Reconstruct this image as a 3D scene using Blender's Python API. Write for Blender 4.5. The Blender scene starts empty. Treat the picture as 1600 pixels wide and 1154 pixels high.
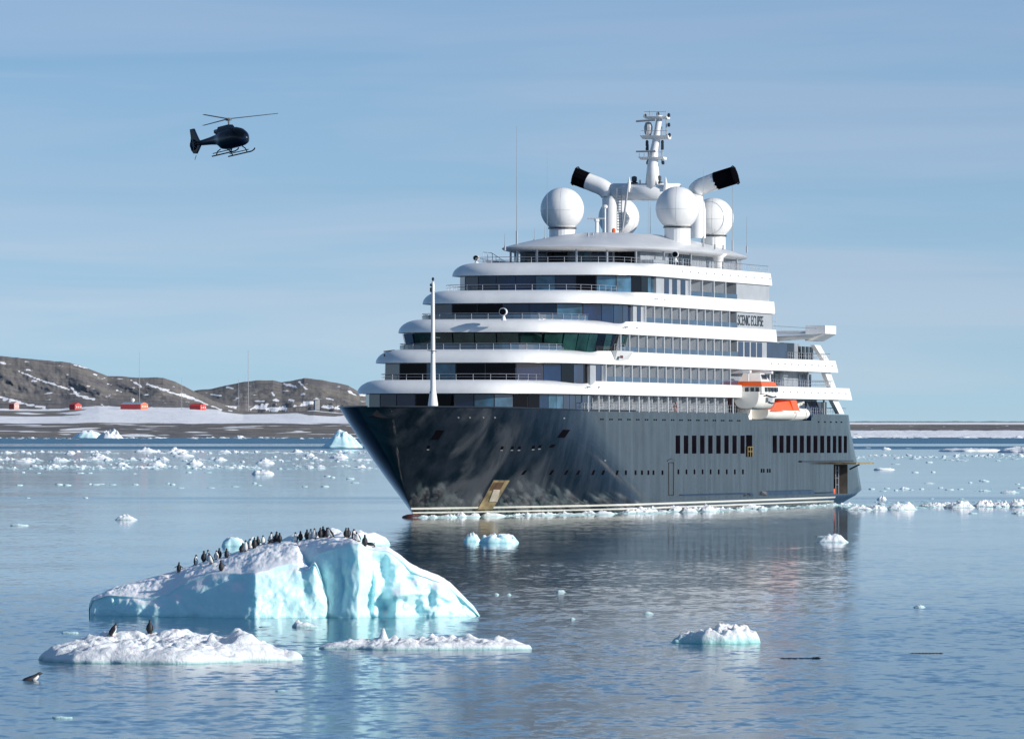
import bpy, bmesh, math, random
from mathutils import Vector, Matrix, noise
from mathutils.bvhtree import BVHTree
R = math.radians
random.seed(7)
scene = bpy.context.scene
COL = scene.collection

# ------------------------------------------------------------------ camera, sky, sun, exposure
F = 11000.0      # focal length in pixels of the 1600 px wide photograph
YH = 672.0       # horizon row
CH = 9.0         # camera height above the water
cd = bpy.data.cameras.new('camera'); cam = bpy.data.objects.new('camera', cd); COL.objects.link(cam)
cam.location = (0, 0, CH); cam.rotation_euler = (R(90), 0, 0)
cd.sensor_width = 36; cd.lens = 36 * F / 1600; cd.shift_y = (YH - 577) / 1600
cd.clip_start = 1; cd.clip_end = 60000
scene.camera = cam
SUN = Vector((0.85, -0.40, 0.33)).normalized()
sl = bpy.data.lights.new('sun', 'SUN'); so = bpy.data.objects.new('sun', sl); COL.objects.link(so)
sl.energy = 4.0; sl.angle = R(0.5); sl.color = (1.0, 0.955, 0.89)
so.rotation_euler = SUN.to_track_quat('Z', 'Y').to_euler()
so.location = (60, -40, 60)
W = bpy.data.worlds.new('World'); scene.world = W; W.use_nodes = True
nt = W.node_tree; nt.nodes.clear()
def N(t, **k):
    n = nt.nodes.new(t)
    for a, b in k.items(): setattr(n, a, b)
    return n
out = N('ShaderNodeOutputWorld'); bg = N('ShaderNodeBackground'); sky = N('ShaderNodeTexSky')
sky.sky_type = 'NISHITA'; sky.sun_disc = False
sky.sun_elevation = math.asin(SUN.z); sky.sun_rotation = math.atan2(SUN.x, SUN.y)
sky.air_density = 1.0; sky.dust_density = 0.3; sky.ozone_density = 2.0
tc = N('ShaderNodeTexCoord')
# the lowest few degrees of clear polar sky are sampled a little higher up, where it is blue
mp = N('ShaderNodeVectorMath', operation='MULTIPLY_ADD'); mp.inputs[1].default_value = (1, 1, 2.0); mp.inputs[2].default_value = (0, 0, 0.17)
nm = N('ShaderNodeVectorMath', operation='NORMALIZE')
nt.links.new(tc.outputs['Generated'], mp.inputs[0]); nt.links.new(mp.outputs[0], nm.inputs[0]); nt.links.new(nm.outputs[0], sky.inputs['Vector'])
mc = N('ShaderNodeMapping'); mc.inputs['Scale'].default_value = (9, 9, 95); mc.inputs['Rotation'].default_value = (0, R(1.2), 0)
cn = N('ShaderNodeTexNoise'); cn.inputs['Scale'].default_value = 1.0; cn.inputs['Detail'].default_value = 5; cn.inputs['Roughness'].default_value = 0.5
cn.inputs['Distortion'].default_value = 0.6
cr = N('ShaderNodeMapRange'); cr.inputs[1].default_value = 0.40; cr.inputs[2].default_value = 0.62; cr.inputs[3].default_value = 0.0; cr.inputs[4].default_value = 1.0
nt.links.new(tc.outputs['Generated'], mc.inputs[0]); nt.links.new(mc.outputs[0], cn.inputs[0]); nt.links.new(cn.outputs[0], cr.inputs[0])
tint = N('ShaderNodeMix', data_type='RGBA', blend_type='MULTIPLY'); tint.inputs[0].default_value = 1

sz = N('ShaderNodeSeparateXYZ'); nt.links.new(tc.outputs['Generated'], sz.inputs[0])
gr = N('ShaderNodeValToRGB'); gr.color_ramp.elements[0].position = 0; gr.color_ramp.elements[0].color = (.975, .91, .82, 1); gr.color_ramp.elements[1].position = .09; gr.color_ramp.elements[1].color = (.73, .86, .90, 1)
nt.links.new(sz.outputs[2], gr.inputs[0]); nt.links.new(gr.outputs[0], tint.inputs[7])
mx = N('ShaderNodeMix', data_type='RGBA'); mx.blend_type = 'MULTIPLY'
mx.inputs[7].default_value = (1.24, 1.06, 1.02, 1)
nt.links.new(sky.outputs[0], tint.inputs[6]); nt.links.new(tint.outputs[2], mx.inputs[6]); nt.links.new(cr.outputs[0], mx.inputs[0])
m5 = N('ShaderNodeMapping'); m5.inputs['Scale'].default_value = (7, 7, 240); m5.inputs['Location'].default_value = (3.1, 1.2, .4); n5 = N('ShaderNodeTexNoise'); n5.inputs['Scale'].default_value = 1; n5.inputs['Detail'].default_value = 4
r5 = N('ShaderNodeMapRange'); r5.inputs[1].default_value = .54; r5.inputs[2].default_value = .72; x5 = N('ShaderNodeMix', data_type='RGBA', blend_type='MULTIPLY'); x5.inputs[7].default_value = (.93, .962, .98, 1)
nt.links.new(tc.outputs['Generated'], m5.inputs[0]); nt.links.new(m5.outputs[0], n5.inputs[0]); nt.links.new(n5.outputs[0], r5.inputs[0]); nt.links.new(r5.outputs[0], x5.inputs[0]); nt.links.new(mx.outputs[2], x5.inputs[6])
nt.links.new(x5.outputs[2], bg.inputs[0]); bg.inputs[1].default_value = 0.15
nt.links.new(bg.outputs[0], out.inputs[0])
scene.view_settings.view_transform = 'Standard'; scene.view_settings.look = 'None'
scene.view_settings.exposure = 0.32; scene.view_settings.gamma = 1

# ------------------------------------------------------------------ helpers
def at(px, py, D):                       # the point at distance D seen in pixel (px, py)
    return Vector(((px - 800) / F * D, D, CH + (YH - py) / F * D))
def dist(py): return F * CH / (py - YH)  # distance of the water surface in row py
def sm(a, b, x):
    t = max(0., min(1., (x - a) / (b - a))); return t * t * (3 - 2 * t)
def lerp(a, b, t): return a + (b - a) * t
def interp(tab, x, c):
    if x <= tab[0][0]: return tab[0][c]
    for i in range(len(tab) - 1):
        if x <= tab[i + 1][0]:
            a, b = tab[i], tab[i + 1]
            return lerp(a[c], b[c], (x - a[0]) / (b[0] - a[0]))
    return tab[-1][c]

def mat(name, col, rough=0.5, metal=0.0, var=0.12, vs=0.6, spec=0.5, bump=0.0, bs=8.0, coat=0.0, stretch=(1, 1, 1)):
    m = bpy.data.materials.new(name); m.use_nodes = True
    t = m.node_tree; b = t.nodes['Principled BSDF']
    b.inputs['Roughness'].default_value = rough; b.inputs['Metallic'].default_value = metal
    b.inputs['Specular IOR Level'].default_value = spec; b.inputs['Coat Weight'].default_value = coat
    tcn = t.nodes.new('ShaderNodeTexCoord'); mpn = t.nodes.new('ShaderNodeMapping'); mpn.inputs['Scale'].default_value = stretch
    nz = t.nodes.new('ShaderNodeTexNoise'); nz.inputs['Scale'].default_value = vs; nz.inputs['Detail'].default_value = 4
    t.links.new(tcn.outputs['Object'], mpn.inputs[0]); t.links.new(mpn.outputs[0], nz.inputs[0])
    mr = t.nodes.new('ShaderNodeMapRange'); mr.inputs[1].default_value = .3; mr.inputs[2].default_value = .7
    mr.inputs[3].default_value = 1 - var; mr.inputs[4].default_value = 1 + var
    t.links.new(nz.outputs[0], mr.inputs[0])
    vm = t.nodes.new('ShaderNodeVectorMath'); vm.operation = 'SCALE'; vm.inputs[0].default_value = col[:3]
    t.links.new(mr.outputs[0], vm.inputs['Scale']); t.links.new(vm.outputs[0], b.inputs['Base Color'])
    if bump:
        n2 = t.nodes.new('ShaderNodeTexNoise'); n2.inputs['Scale'].default_value = bs; n2.inputs['Detail'].default_value = 4
        bn = t.nodes.new('ShaderNodeBump'); bn.inputs['Strength'].default_value = 1; bn.inputs['Distance'].default_value = bump
        t.links.new(mpn.outputs[0], n2.inputs[0]); t.links.new(n2.outputs[0], bn.inputs['Height']); t.links.new(bn.outputs[0], b.inputs['Normal'])
    return m

def tag(o, label=None, cat=None, group=None, kind=None):
    if label: o['label'] = label
    if cat: o['category'] = cat
    if group: o['group'] = group
    if kind: o['kind'] = kind
    return o
def empty(name, loc=(0, 0, 0), rz=0.0, rot=None):
    o = bpy.data.objects.new(name, None); COL.objects.link(o); o.location = loc
    o.rotation_euler = rot if rot else (0, 0, rz); o.empty_display_size = 0.3
    return o

class MB:
    def __init__(s): s.v = []; s.f = []; s.m = []; s.mi = 0
    def face(s, idx): s.f.append(tuple(idx)); s.m.append(s.mi)
    def quad(s, a, b, c, d):
        n = len(s.v); s.v += [tuple(a), tuple(b), tuple(c), tuple(d)]; s.face((n, n + 1, n + 2, n + 3))
    def hexa(s, p):      # 8 points: 4 bottom, 4 top
        n = len(s.v); s.v += [tuple(q) for q in p]
        for f in ((0, 3, 2, 1), (4, 5, 6, 7), (0, 1, 5, 4), (1, 2, 6, 5), (2, 3, 7, 6), (3, 0, 4, 7)):
            s.face([n + i for i in f])
    def box(s, x0, x1, y0, y1, z0, z1):
        s.hexa([(x0, y0, z0), (x1, y0, z0), (x1, y1, z0), (x0, y1, z0), (x0, y0, z1), (x1, y0, z1), (x1, y1, z1), (x0, y1, z1)])
    def tube(s, pts, rad, n=8, cap=True):
        pts = [Vector(p) for p in pts]
        if not isinstance(rad, (list, tuple)): rad = [rad] * len(pts)
        rings = []
        for i, p in enumerate(pts):
            d = (pts[min(i + 1, len(pts) - 1)] - pts[max(i - 1, 0)]).normalized()
            u = d.cross(Vector((0, 0, 1)) if abs(d.z) < .9 else Vector((1, 0, 0))).normalized(); v = d.cross(u)
            k = len(s.v)
            for j in range(n):
                a = 2 * math.pi * j / n; s.v.append(tuple(p + (u * math.cos(a) + v * math.sin(a)) * rad[i]))
            rings.append(k)
        for i in range(len(rings) - 1):
            for j in range(n):
                a, b = rings[i], rings[i + 1]; j2 = (j + 1) % n
                s.face((a + j, a + j2, b + j2, b + j))
        if cap:
            s.face([rings[0] + j for j in range(n)][::-1]); s.face([rings[-1] + j for j in range(n)])
    def grid(s, rows, close=False):
        n0 = len(s.v); m = len(rows[0])
        for r in rows: s.v += [tuple(p) for p in r]
        for i in range(len(rows) - 1):
            for j in range(m - (0 if close else 1)):
                j2 = (j + 1) % m
                s.face((n0 + i * m + j, n0 + i * m + j2, n0 + (i + 1) * m + j2, n0 + (i + 1) * m + j))
        return n0
    def lathe(s, c, prof, n=20):
        c = Vector(c); rows = [[c + Vector((r * math.cos(2 * math.pi * j / n), r * math.sin(2 * math.pi * j / n), z)) for j in range(n)] for r, z in prof]
        n0 = s.grid(rows, True)
        s.face([n0 + j for j in range(n)][::-1]); k = n0 + (len(prof) - 1) * n; s.face([k + j for j in range(n)])
    def build(s, name, mats, parent=None, smooth=False, recalc=True):
        me = bpy.data.meshes.new(name); me.from_pydata(s.v, [], s.f)
        if not isinstance(mats, (list, tuple)): mats = [mats]
        for m in mats: me.materials.append(m)
        for p, mi in zip(me.polygons, s.m): p.material_index = mi; p.use_smooth = smooth
        if recalc:
            bm = bmesh.new(); bm.from_mesh(me); bmesh.ops.remove_doubles(bm, verts=bm.verts, dist=1e-5)
            bmesh.ops.recalc_face_normals(bm, faces=bm.faces); bm.to_mesh(me); bm.free()
        me.update()
        o = bpy.data.objects.new(name, me); COL.objects.link(o)
        if parent: o.parent = parent
        return o
def dup(o, parent=None, loc=None):
    c = o.copy(); COL.objects.link(c)
    if parent: c.parent = parent
    if loc is not None: c.location = loc
    for ch in list(o.children): dup(ch, c)
    return c
def autosmooth(o, ang=35):
    me = o.data
    bm = bmesh.new(); bm.from_mesh(me)
    for f in bm.faces: f.smooth = True
    for e in bm.edges:
        if len(e.link_faces) == 2 and e.calc_face_angle(0) > R(ang): e.smooth = False
    bm.to_mesh(me); bm.free(); return o

# ------------------------------------------------------------------ materials
M = {}
M['white'] = mat('white_paint', (.79, .79, .78), .3, var=.05, vs=.5, stretch=(1.6, 1.6, .12))
M['roofwhite'] = mat('roof_paint', (.62, .63, .64), .35, var=.06, vs=.3)
M['grey'] = mat('grey_paint', (.26, .29, .32), .4, var=.08, vs=.5)
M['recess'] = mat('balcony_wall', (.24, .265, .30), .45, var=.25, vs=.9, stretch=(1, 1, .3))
M['lightgrey'] = mat('light_grey_paint', (.36, .38, .40), .4, var=.08)
M['dark'] = mat('dark_frame', (.018, .022, .03), .35, var=.2)
M['black'] = mat('black_paint', (.004, .004, .006), .5, var=.2, spec=.0)
M['doorglass'] = mat('balcony_door_glass', (.12, .14, .17), .2, var=.3, spec=.6)
M['divider'] = mat('balcony_divider_white', (.72, .74, .76), .5, var=.05)
M['steel'] = mat('rail_steel', (.30, .32, .35), .3, metal=.6, var=.1)
M['glass'] = mat('dark_window_glass', (.0015, .0015, .004), .03, var=.5, vs=.35, spec=.1, bump=.004, bs=.5)
M['glassblue'] = mat('blue_window_glass', (.003, .014, .05), .04, var=.5, vs=.3, spec=.45, bump=.004, bs=.5)
M['glasspale'] = mat('pale_window_glass', (.03, .09, .15), .06, var=.6, vs=.6, spec=.5, bump=.004, bs=.6)
M['glassgreen'] = mat('green_bridge_glass', (.010, .034, .030), .05, var=.6, vs=.5, spec=.4, bump=.004, bs=.5)
M['balglass'] = mat('balustrade_glass', (.025, .06, .115), .08, var=.3, vs=.4, spec=.9)
M['wood'] = mat('teak', (.25, .15, .08), .6)
M['orange'] = mat('orange_paint', (.85, .12, .02), .35, var=.08)
M['boatwhite'] = mat('boat_white', (.78, .76, .70), .35, var=.06)
M['gold'] = mat('worn_brass_plate', (.36, .27, .14), .4, metal=.4, var=.45, vs=1.2)
M['rust'] = mat('antifouling_red', (.10, .03, .025), .5)

def hull_material():
    m = bpy.data.materials.new('hull_paint'); m.use_nodes = True; t = m.node_tree; b = t.nodes['Principled BSDF']
    L = t.links.new
    tcn = t.nodes.new('ShaderNodeTexCoord'); sep = t.nodes.new('ShaderNodeSeparateXYZ'); L(tcn.outputs['Object'], sep.inputs[0])
    mpn = t.nodes.new('ShaderNodeMapping'); mpn.inputs['Scale'].default_value = (.9, 1, .07); L(tcn.outputs['Object'], mpn.inputs[0])
    nz = t.nodes.new('ShaderNodeTexNoise'); nz.inputs['Scale'].default_value = 1.0; nz.inputs['Detail'].default_value = 6; nz.inputs['Roughness'].default_value = .65
    L(mpn.outputs[0], nz.inputs[0])
    n3 = t.nodes.new('ShaderNodeTexNoise'); n3.inputs['Scale'].default_value = .35; n3.inputs['Detail'].default_value = 5
    L(tcn.outputs['Object'], n3.inputs[0])
    ad = t.nodes.new('ShaderNodeMath'); ad.operation = 'ADD'; L(nz.outputs[0], ad.inputs[0]); L(n3.outputs[0], ad.inputs[1])
    cr = t.nodes.new('ShaderNodeValToRGB'); cr.color_ramp.elements[0].position = .42; cr.color_ramp.elements[0].color = (.004, .005, .007, 1)
    cr.color_ramp.elements[1].position = .60; cr.color_ramp.elements[1].color = (.016, .018, .024, 1)
    hf = t.nodes.new('ShaderNodeMath'); hf.operation = 'MULTIPLY'; hf.inputs[1].default_value = .5; L(ad.outputs[0], hf.inputs[0]); L(hf.outputs[0], cr.inputs[0])
    # water glitter and reflections painted as pale patches on the bow plating
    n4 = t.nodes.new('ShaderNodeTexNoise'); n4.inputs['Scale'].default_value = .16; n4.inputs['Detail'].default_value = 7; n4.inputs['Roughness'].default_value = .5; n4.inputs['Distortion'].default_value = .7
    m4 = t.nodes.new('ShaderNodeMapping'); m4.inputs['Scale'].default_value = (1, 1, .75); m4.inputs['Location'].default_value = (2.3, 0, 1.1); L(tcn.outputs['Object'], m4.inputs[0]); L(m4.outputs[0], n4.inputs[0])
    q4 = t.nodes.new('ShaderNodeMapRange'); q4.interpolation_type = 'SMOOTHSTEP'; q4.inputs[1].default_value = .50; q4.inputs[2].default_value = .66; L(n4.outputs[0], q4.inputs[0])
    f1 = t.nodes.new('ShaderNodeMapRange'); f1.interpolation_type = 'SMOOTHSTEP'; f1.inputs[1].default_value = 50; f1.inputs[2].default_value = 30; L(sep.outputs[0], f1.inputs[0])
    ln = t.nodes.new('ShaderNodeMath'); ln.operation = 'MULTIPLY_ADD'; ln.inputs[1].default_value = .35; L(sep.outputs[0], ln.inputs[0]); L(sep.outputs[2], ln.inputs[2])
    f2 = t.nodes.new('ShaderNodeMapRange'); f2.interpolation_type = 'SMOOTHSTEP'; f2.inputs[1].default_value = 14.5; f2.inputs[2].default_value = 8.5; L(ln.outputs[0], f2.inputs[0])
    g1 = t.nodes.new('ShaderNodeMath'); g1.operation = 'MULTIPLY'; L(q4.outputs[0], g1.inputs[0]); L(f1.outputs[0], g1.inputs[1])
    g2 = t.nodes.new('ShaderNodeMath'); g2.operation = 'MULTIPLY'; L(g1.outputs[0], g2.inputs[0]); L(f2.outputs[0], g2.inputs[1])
    bow_glitter = t.nodes.new('ShaderNodeMix'); bow_glitter.data_type = 'RGBA'; L(g2.outputs[0], bow_glitter.inputs[0]); L(cr.outputs[0], bow_glitter.inputs[6]); bow_glitter.inputs[7].default_value = (.070, .072, .078, 1)
    # two white boot stripes, red bottom
    def band(z0, z1):
        a = t.nodes.new('ShaderNodeMath'); a.operation = 'GREATER_THAN'; a.inputs[1].default_value = z0; L(sep.outputs[2], a.inputs[0])
        c = t.nodes.new('ShaderNodeMath'); c.operation = 'LESS_THAN'; c.inputs[1].default_value = z1; L(sep.outputs[2], c.inputs[0])
        d = t.nodes.new('ShaderNodeMath'); d.operation = 'MULTIPLY'; L(a.outputs[0], d.inputs[0]); L(c.outputs[0], d.inputs[1]); return d
    s1 = band(.82, 1.02); s2 = band(.40, .56)
    sm_ = t.nodes.new('ShaderNodeMath'); sm_.operation = 'ADD'; L(s1.outputs[0], sm_.inputs[0]); L(s2.outputs[0], sm_.inputs[1])
    aft = t.nodes.new('ShaderNodeMath'); aft.operation = 'LESS_THAN'; aft.inputs[1].default_value = 133; L(sep.outputs[0], aft.inputs[0])
    ml = t.nodes.new('ShaderNodeMath'); ml.operation = 'MULTIPLY'; L(sm_.outputs[0], ml.inputs[0]); L(aft.outputs[0], ml.inputs[1])
    mx = t.nodes.new('ShaderNodeMix'); mx.data_type = 'RGBA'; L(ml.outputs[0], mx.inputs[0]); L(bow_glitter.outputs[2], mx.inputs[6]); mx.inputs[7].default_value = (.66, .64, .56, 1)
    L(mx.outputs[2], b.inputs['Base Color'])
    rr = t.nodes.new('ShaderNodeMapRange'); rr.inputs[1].default_value = .35; rr.inputs[2].default_value = .65; rr.inputs[3].default_value = .08; rr.inputs[4].default_value = .18
    L(n3.outputs[0], rr.inputs[0]); L(rr.outputs[0], b.inputs['Roughness'])
    b.inputs['Specular IOR Level'].default_value = .5; b.inputs['Coat Roughness'].default_value = .13; cw = t.nodes.new('ShaderNodeMapRange'); cw.inputs[1].default_value = .38; cw.inputs[2].default_value = .62; cw.inputs[3].default_value = .22; cw.inputs[4].default_value = .5; L(nz.outputs[0], cw.inputs[0]); L(cw.outputs[0], b.inputs['Coat Weight'])
    n2 = t.nodes.new('ShaderNodeTexNoise'); n2.inputs['Scale'].default_value = .5; n2.inputs['Detail'].default_value = 4
    m2 = t.nodes.new('ShaderNodeMapping'); m2.inputs['Scale'].default_value = (1, 1, .5); L(tcn.outputs['Object'], m2.inputs[0]); L(m2.outputs[0], n2.inputs[0])
    bn = t.nodes.new('ShaderNodeBump'); bn.inputs['Distance'].default_value = .015; L(n2.outputs[0], bn.inputs['Height']); L(bn.outputs[0], b.inputs['Normal'])
    return m
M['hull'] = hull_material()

def ice_material(name, steep, flat=(.84, .86, .88), sss=.5, srad=1.0, thr=(.35, .72), under=(.30, .62, .62), waterline=.18, bump=.05, bs=3.0):
    m = bpy.data.materials.new(name); m.use_nodes = True; t = m.node_tree; b = t.nodes['Principled BSDF']; L = t.links.new
    g = t.nodes.new('ShaderNodeNewGeometry'); sep = t.nodes.new('ShaderNodeSeparateXYZ'); L(g.outputs['Normal'], sep.inputs[0])
    nz = t.nodes.new('ShaderNodeTexNoise'); nz.inputs['Scale'].default_value = .8; nz.inputs['Detail'].default_value = 6; L(g.outputs['Position'], nz.inputs[0])
    md = t.nodes.new('ShaderNodeMath'); md.operation = 'MULTIPLY_ADD'; md.inputs[1].default_value = .7; L(nz.outputs[0], md.inputs[0]); 
    off = t.nodes.new('ShaderNodeMath'); off.operation = 'SUBTRACT'; off.inputs[1].default_value = .35; L(sep.outputs[2], off.inputs[0]); L(off.outputs[0], md.inputs[2])
    mr = t.nodes.new('ShaderNodeMapRange'); mr.interpolation_type = 'SMOOTHSTEP'; mr.inputs[1].default_value = thr[0]; mr.inputs[2].default_value = thr[1]; L(md.outputs[0], mr.inputs[0])
    mx = t.nodes.new('ShaderNodeMix'); mx.data_type = 'RGBA'; mx.inputs[6].default_value = (*steep, 1); mx.inputs[7].default_value = (*flat, 1); L(mr.outputs[0], mx.inputs[0])
    sp = t.nodes.new('ShaderNodeSeparateXYZ'); L(g.outputs['Position'], sp.inputs[0])
    wl = t.nodes.new('ShaderNodeMapRange'); wl.inputs[1].default_value = 0.0; wl.inputs[2].default_value = waterline; wl.inputs[3].default_value = .8; wl.inputs[4].default_value = 0; L(sp.outputs[2], wl.inputs[0])
    m2 = t.nodes.new('ShaderNodeMix'); m2.data_type = 'RGBA'; L(wl.outputs[0], m2.inputs[0]); L(mx.outputs[2], m2.inputs[6]); m2.inputs[7].default_value = (*under, 1)
    L(m2.outputs[2], b.inputs['Base Color'])
    b.inputs['Subsurface Weight'].default_value = sss; b.inputs['Subsurface Radius'].default_value = (.3, .75, 1.0); b.inputs['Subsurface Scale'].default_value = srad
    ro = t.nodes.new('ShaderNodeMapRange'); ro.inputs[3].default_value = .35; ro.inputs[4].default_value = .8; L(mr.outputs[0], ro.inputs[0]); L(ro.outputs[0], b.inputs['Roughness'])
    n2 = t.nodes.new('ShaderNodeTexNoise'); n2.inputs['Scale'].default_value = bs; n2.inputs['Detail'].default_value = 9; n2.inputs['Roughness'].default_value = .68; L(g.outputs['Position'], n2.inputs[0])
    bn = t.nodes.new('ShaderNodeBump'); bn.inputs['Distance'].default_value = bump; L(n2.outputs[0], bn.inputs['Height']); L(bn.outputs[0], b.inputs['Normal'])
    return m
M['berg'] = ice_material('iceberg_ice', (.60, .90, .935), flat=(.87, .89, .92), srad=.7, sss=.3, thr=(.5, .85), under=(.38, .76, .82), waterline=.18, bump=.05, bs=1.8)
M['floe'] = ice_material('snowy_floe', (.80, .86, .88), flat=(.86, .88, .90), srad=.2, sss=.2, thr=(.1, .5), waterline=.14, bump=.16, bs=3.5)
M['greenfloe'] = ice_material('green_bottomed_ice', (.62, .86, .88), flat=(.87, .88, .88), srad=.4, sss=.25, thr=(.0, .4), under=(.22, .62, .60), waterline=.40, bump=.12, bs=4)
M['bergy'] = ice_material('far_ice', (.66, .80, .86), srad=.5, sss=0.0, thr=(.1, .5), bump=.15, bs=1.0)

# ------------------------------------------------------------------ water
def water_material():
    m = bpy.data.materials.new('sea_water'); m.use_nodes = True; t = m.node_tree; b = t.nodes['Principled BSDF']; L = t.links.new
    b.inputs['Base Color'].default_value = (.012, .085, .14, 1); b.inputs['IOR'].default_value = 1.333; b.inputs['Roughness'].default_value = .06
    g = t.nodes.new('ShaderNodeNewGeometry')
    def slope(scale, st, amp, det=3):
        mp = t.nodes.new('ShaderNodeMapping'); mp.inputs['Scale'].default_value = st; L(g.outputs['Position'], mp.inputs[0])
        n = t.nodes.new('ShaderNodeTexNoise'); n.inputs['Scale'].default_value = scale; n.inputs['Detail'].default_value = det; n.inputs['Roughness'].default_value = .55
        L(mp.outputs[0], n.inputs[0])
        s = t.nodes.new('ShaderNodeVectorMath'); s.operation = 'SUBTRACT'; s.inputs[1].default_value = (.5, .5, .5); L(n.outputs['Color'], s.inputs[0])
        k = t.nodes.new('ShaderNodeVectorMath'); k.operation = 'SCALE'; k.inputs['Scale'].default_value = amp; L(s.outputs[0], k.inputs[0])
        return k
    a = slope(4.0, (.6, 1, 1), .10, 2); c = slope(2.0, (.8, .30, 1), .50, 2); e = slope(.25, (.9, .35, 1), .22, 2)
    s1 = t.nodes.new('ShaderNodeVectorMath'); s1.operation = 'ADD'; L(a.outputs[0], s1.inputs[0]); L(c.outputs[0], s1.inputs[1])
    s2 = t.nodes.new('ShaderNodeVectorMath'); s2.operation = 'ADD'; L(s1.outputs[0], s2.inputs[0]); L(e.outputs[0], s2.inputs[1])
    # wind patches: rippled foreground, calm middle, dark streaks of breeze far out
    sp = t.nodes.new('ShaderNodeSeparateXYZ'); L(g.outputs['Position'], sp.inputs[0])
    mp = t.nodes.new('ShaderNodeMapping'); mp.inputs['Scale'].default_value = (.006, .02, 1); L(g.outputs['Position'], mp.inputs[0])
    pn = t.nodes.new('ShaderNodeTexNoise'); pn.inputs['Scale'].default_value = 1; pn.inputs['Detail'].default_value = 4; L(mp.outputs[0], pn.inputs[0])
    pr = t.nodes.new('ShaderNodeMapRange'); pr.inputs[1].default_value = .35; pr.inputs[2].default_value = .65; pr.inputs[3].default_value = -.045; pr.inputs[4].default_value = .045; L(pn.outputs[0], pr.inputs[0])
    cr = t.nodes.new('ShaderNodeFloatCurve'); cu = cr.mapping.curves[0]
    lg = t.nodes.new('ShaderNodeMath'); lg.operation = 'LOGARITHM'; lg.inputs[1].default_value = 10; L(sp.outputs[1], lg.inputs[0])
    lr = t.nodes.new('ShaderNodeMapRange'); lr.inputs[1].default_value = 2.2; lr.inputs[2].default_value = 4.2; L(lg.outputs[0], lr.inputs[0]); L(lr.outputs[0], cr.inputs[1])
    def lx(D): return (math.log10(D) - 2.2) / 2.0
    pts = [(0, .50), (lx(265), .48), (lx(310), .42), (lx(350), .30), (lx(400), .16), (lx(500), .07), (lx(620), .05), (lx(760), .04), (lx(868), .05), (lx(885), .3), (lx(905), .07), (lx(935), .34), (lx(965), .045), (lx(1300), .035),
           (lx(3300), .04), (lx(3480), 2.4), (lx(3900), 2.6), (lx(4000), .1), (lx(4700), .1), (lx(5000), 4.5), (lx(9000), 4.5), (1, 4.5)]
    cr.mapping.use_clip = False; cu.points[0].location = pts[0]; cu.points[1].location = pts[-1]
    for p in pts[1:-1]: cu.points.new(*p)
    for p in cu.points: p.handle_type = 'VECTOR'
    cr.mapping.update()
    ad = t.nodes.new('ShaderNodeMath'); ad.operation = 'ADD'; L(cr.outputs[0], ad.inputs[0]); L(pr.outputs[0], ad.inputs[1])
    mx = t.nodes.new('ShaderNodeMath'); mx.operation = 'MAXIMUM'; mx.inputs[1].default_value = .02; L(ad.outputs[0], mx.inputs[0])
    rg = t.nodes.new('ShaderNodeMapRange'); rg.inputs[1].default_value = 0; rg.inputs[2].default_value = 1.5; rg.inputs[3].default_value = .05; rg.inputs[4].default_value = .27; L(mx.outputs[0], rg.inputs[0]); L(rg.outputs[0], b.inputs['Roughness'])
    mn = t.nodes.new('ShaderNodeMath'); mn.operation = 'MINIMUM'; mn.inputs[1].default_value = .7; L(mx.outputs[0], mn.inputs[0])
    k = t.nodes.new('ShaderNodeVectorMath'); k.operation = 'SCALE'; L(s2.outputs[0], k.inputs[0]); L(mn.outputs[0], k.inputs['Scale'])
    fl = t.nodes.new('ShaderNodeVectorMath'); fl.operation = 'MULTIPLY'; fl.inputs[1].default_value = (1, 1, 0); L(k.outputs[0], fl.inputs[0])
    up = t.nodes.new('ShaderNodeVectorMath'); up.operation = 'ADD'; up.inputs[1].default_value = (0, 0, 1); L(fl.outputs[0], up.inputs[0])
    no = t.nodes.new('ShaderNodeVectorMath'); no.operation = 'NORMALIZE'; L(up.outputs[0], no.inputs[0]); L(no.outputs[0], b.inputs['Normal'])
    return m
M['water'] = water_material()
mb = MB(); xs = [-20000, -4000, -600, -60, 60, 600, 4000, 20000]; ys = [-500, 100, 300, 600, 1200, 3000, 9000, 14000]
mb.grid([[(x, y, 0) for x in xs] for y in ys])
o = mb.build('sea', M['water'], recalc=False); tag(o, kind='structure')
if o.data.polygons[0].normal.z < 0: o.data.flip_normals()

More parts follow.
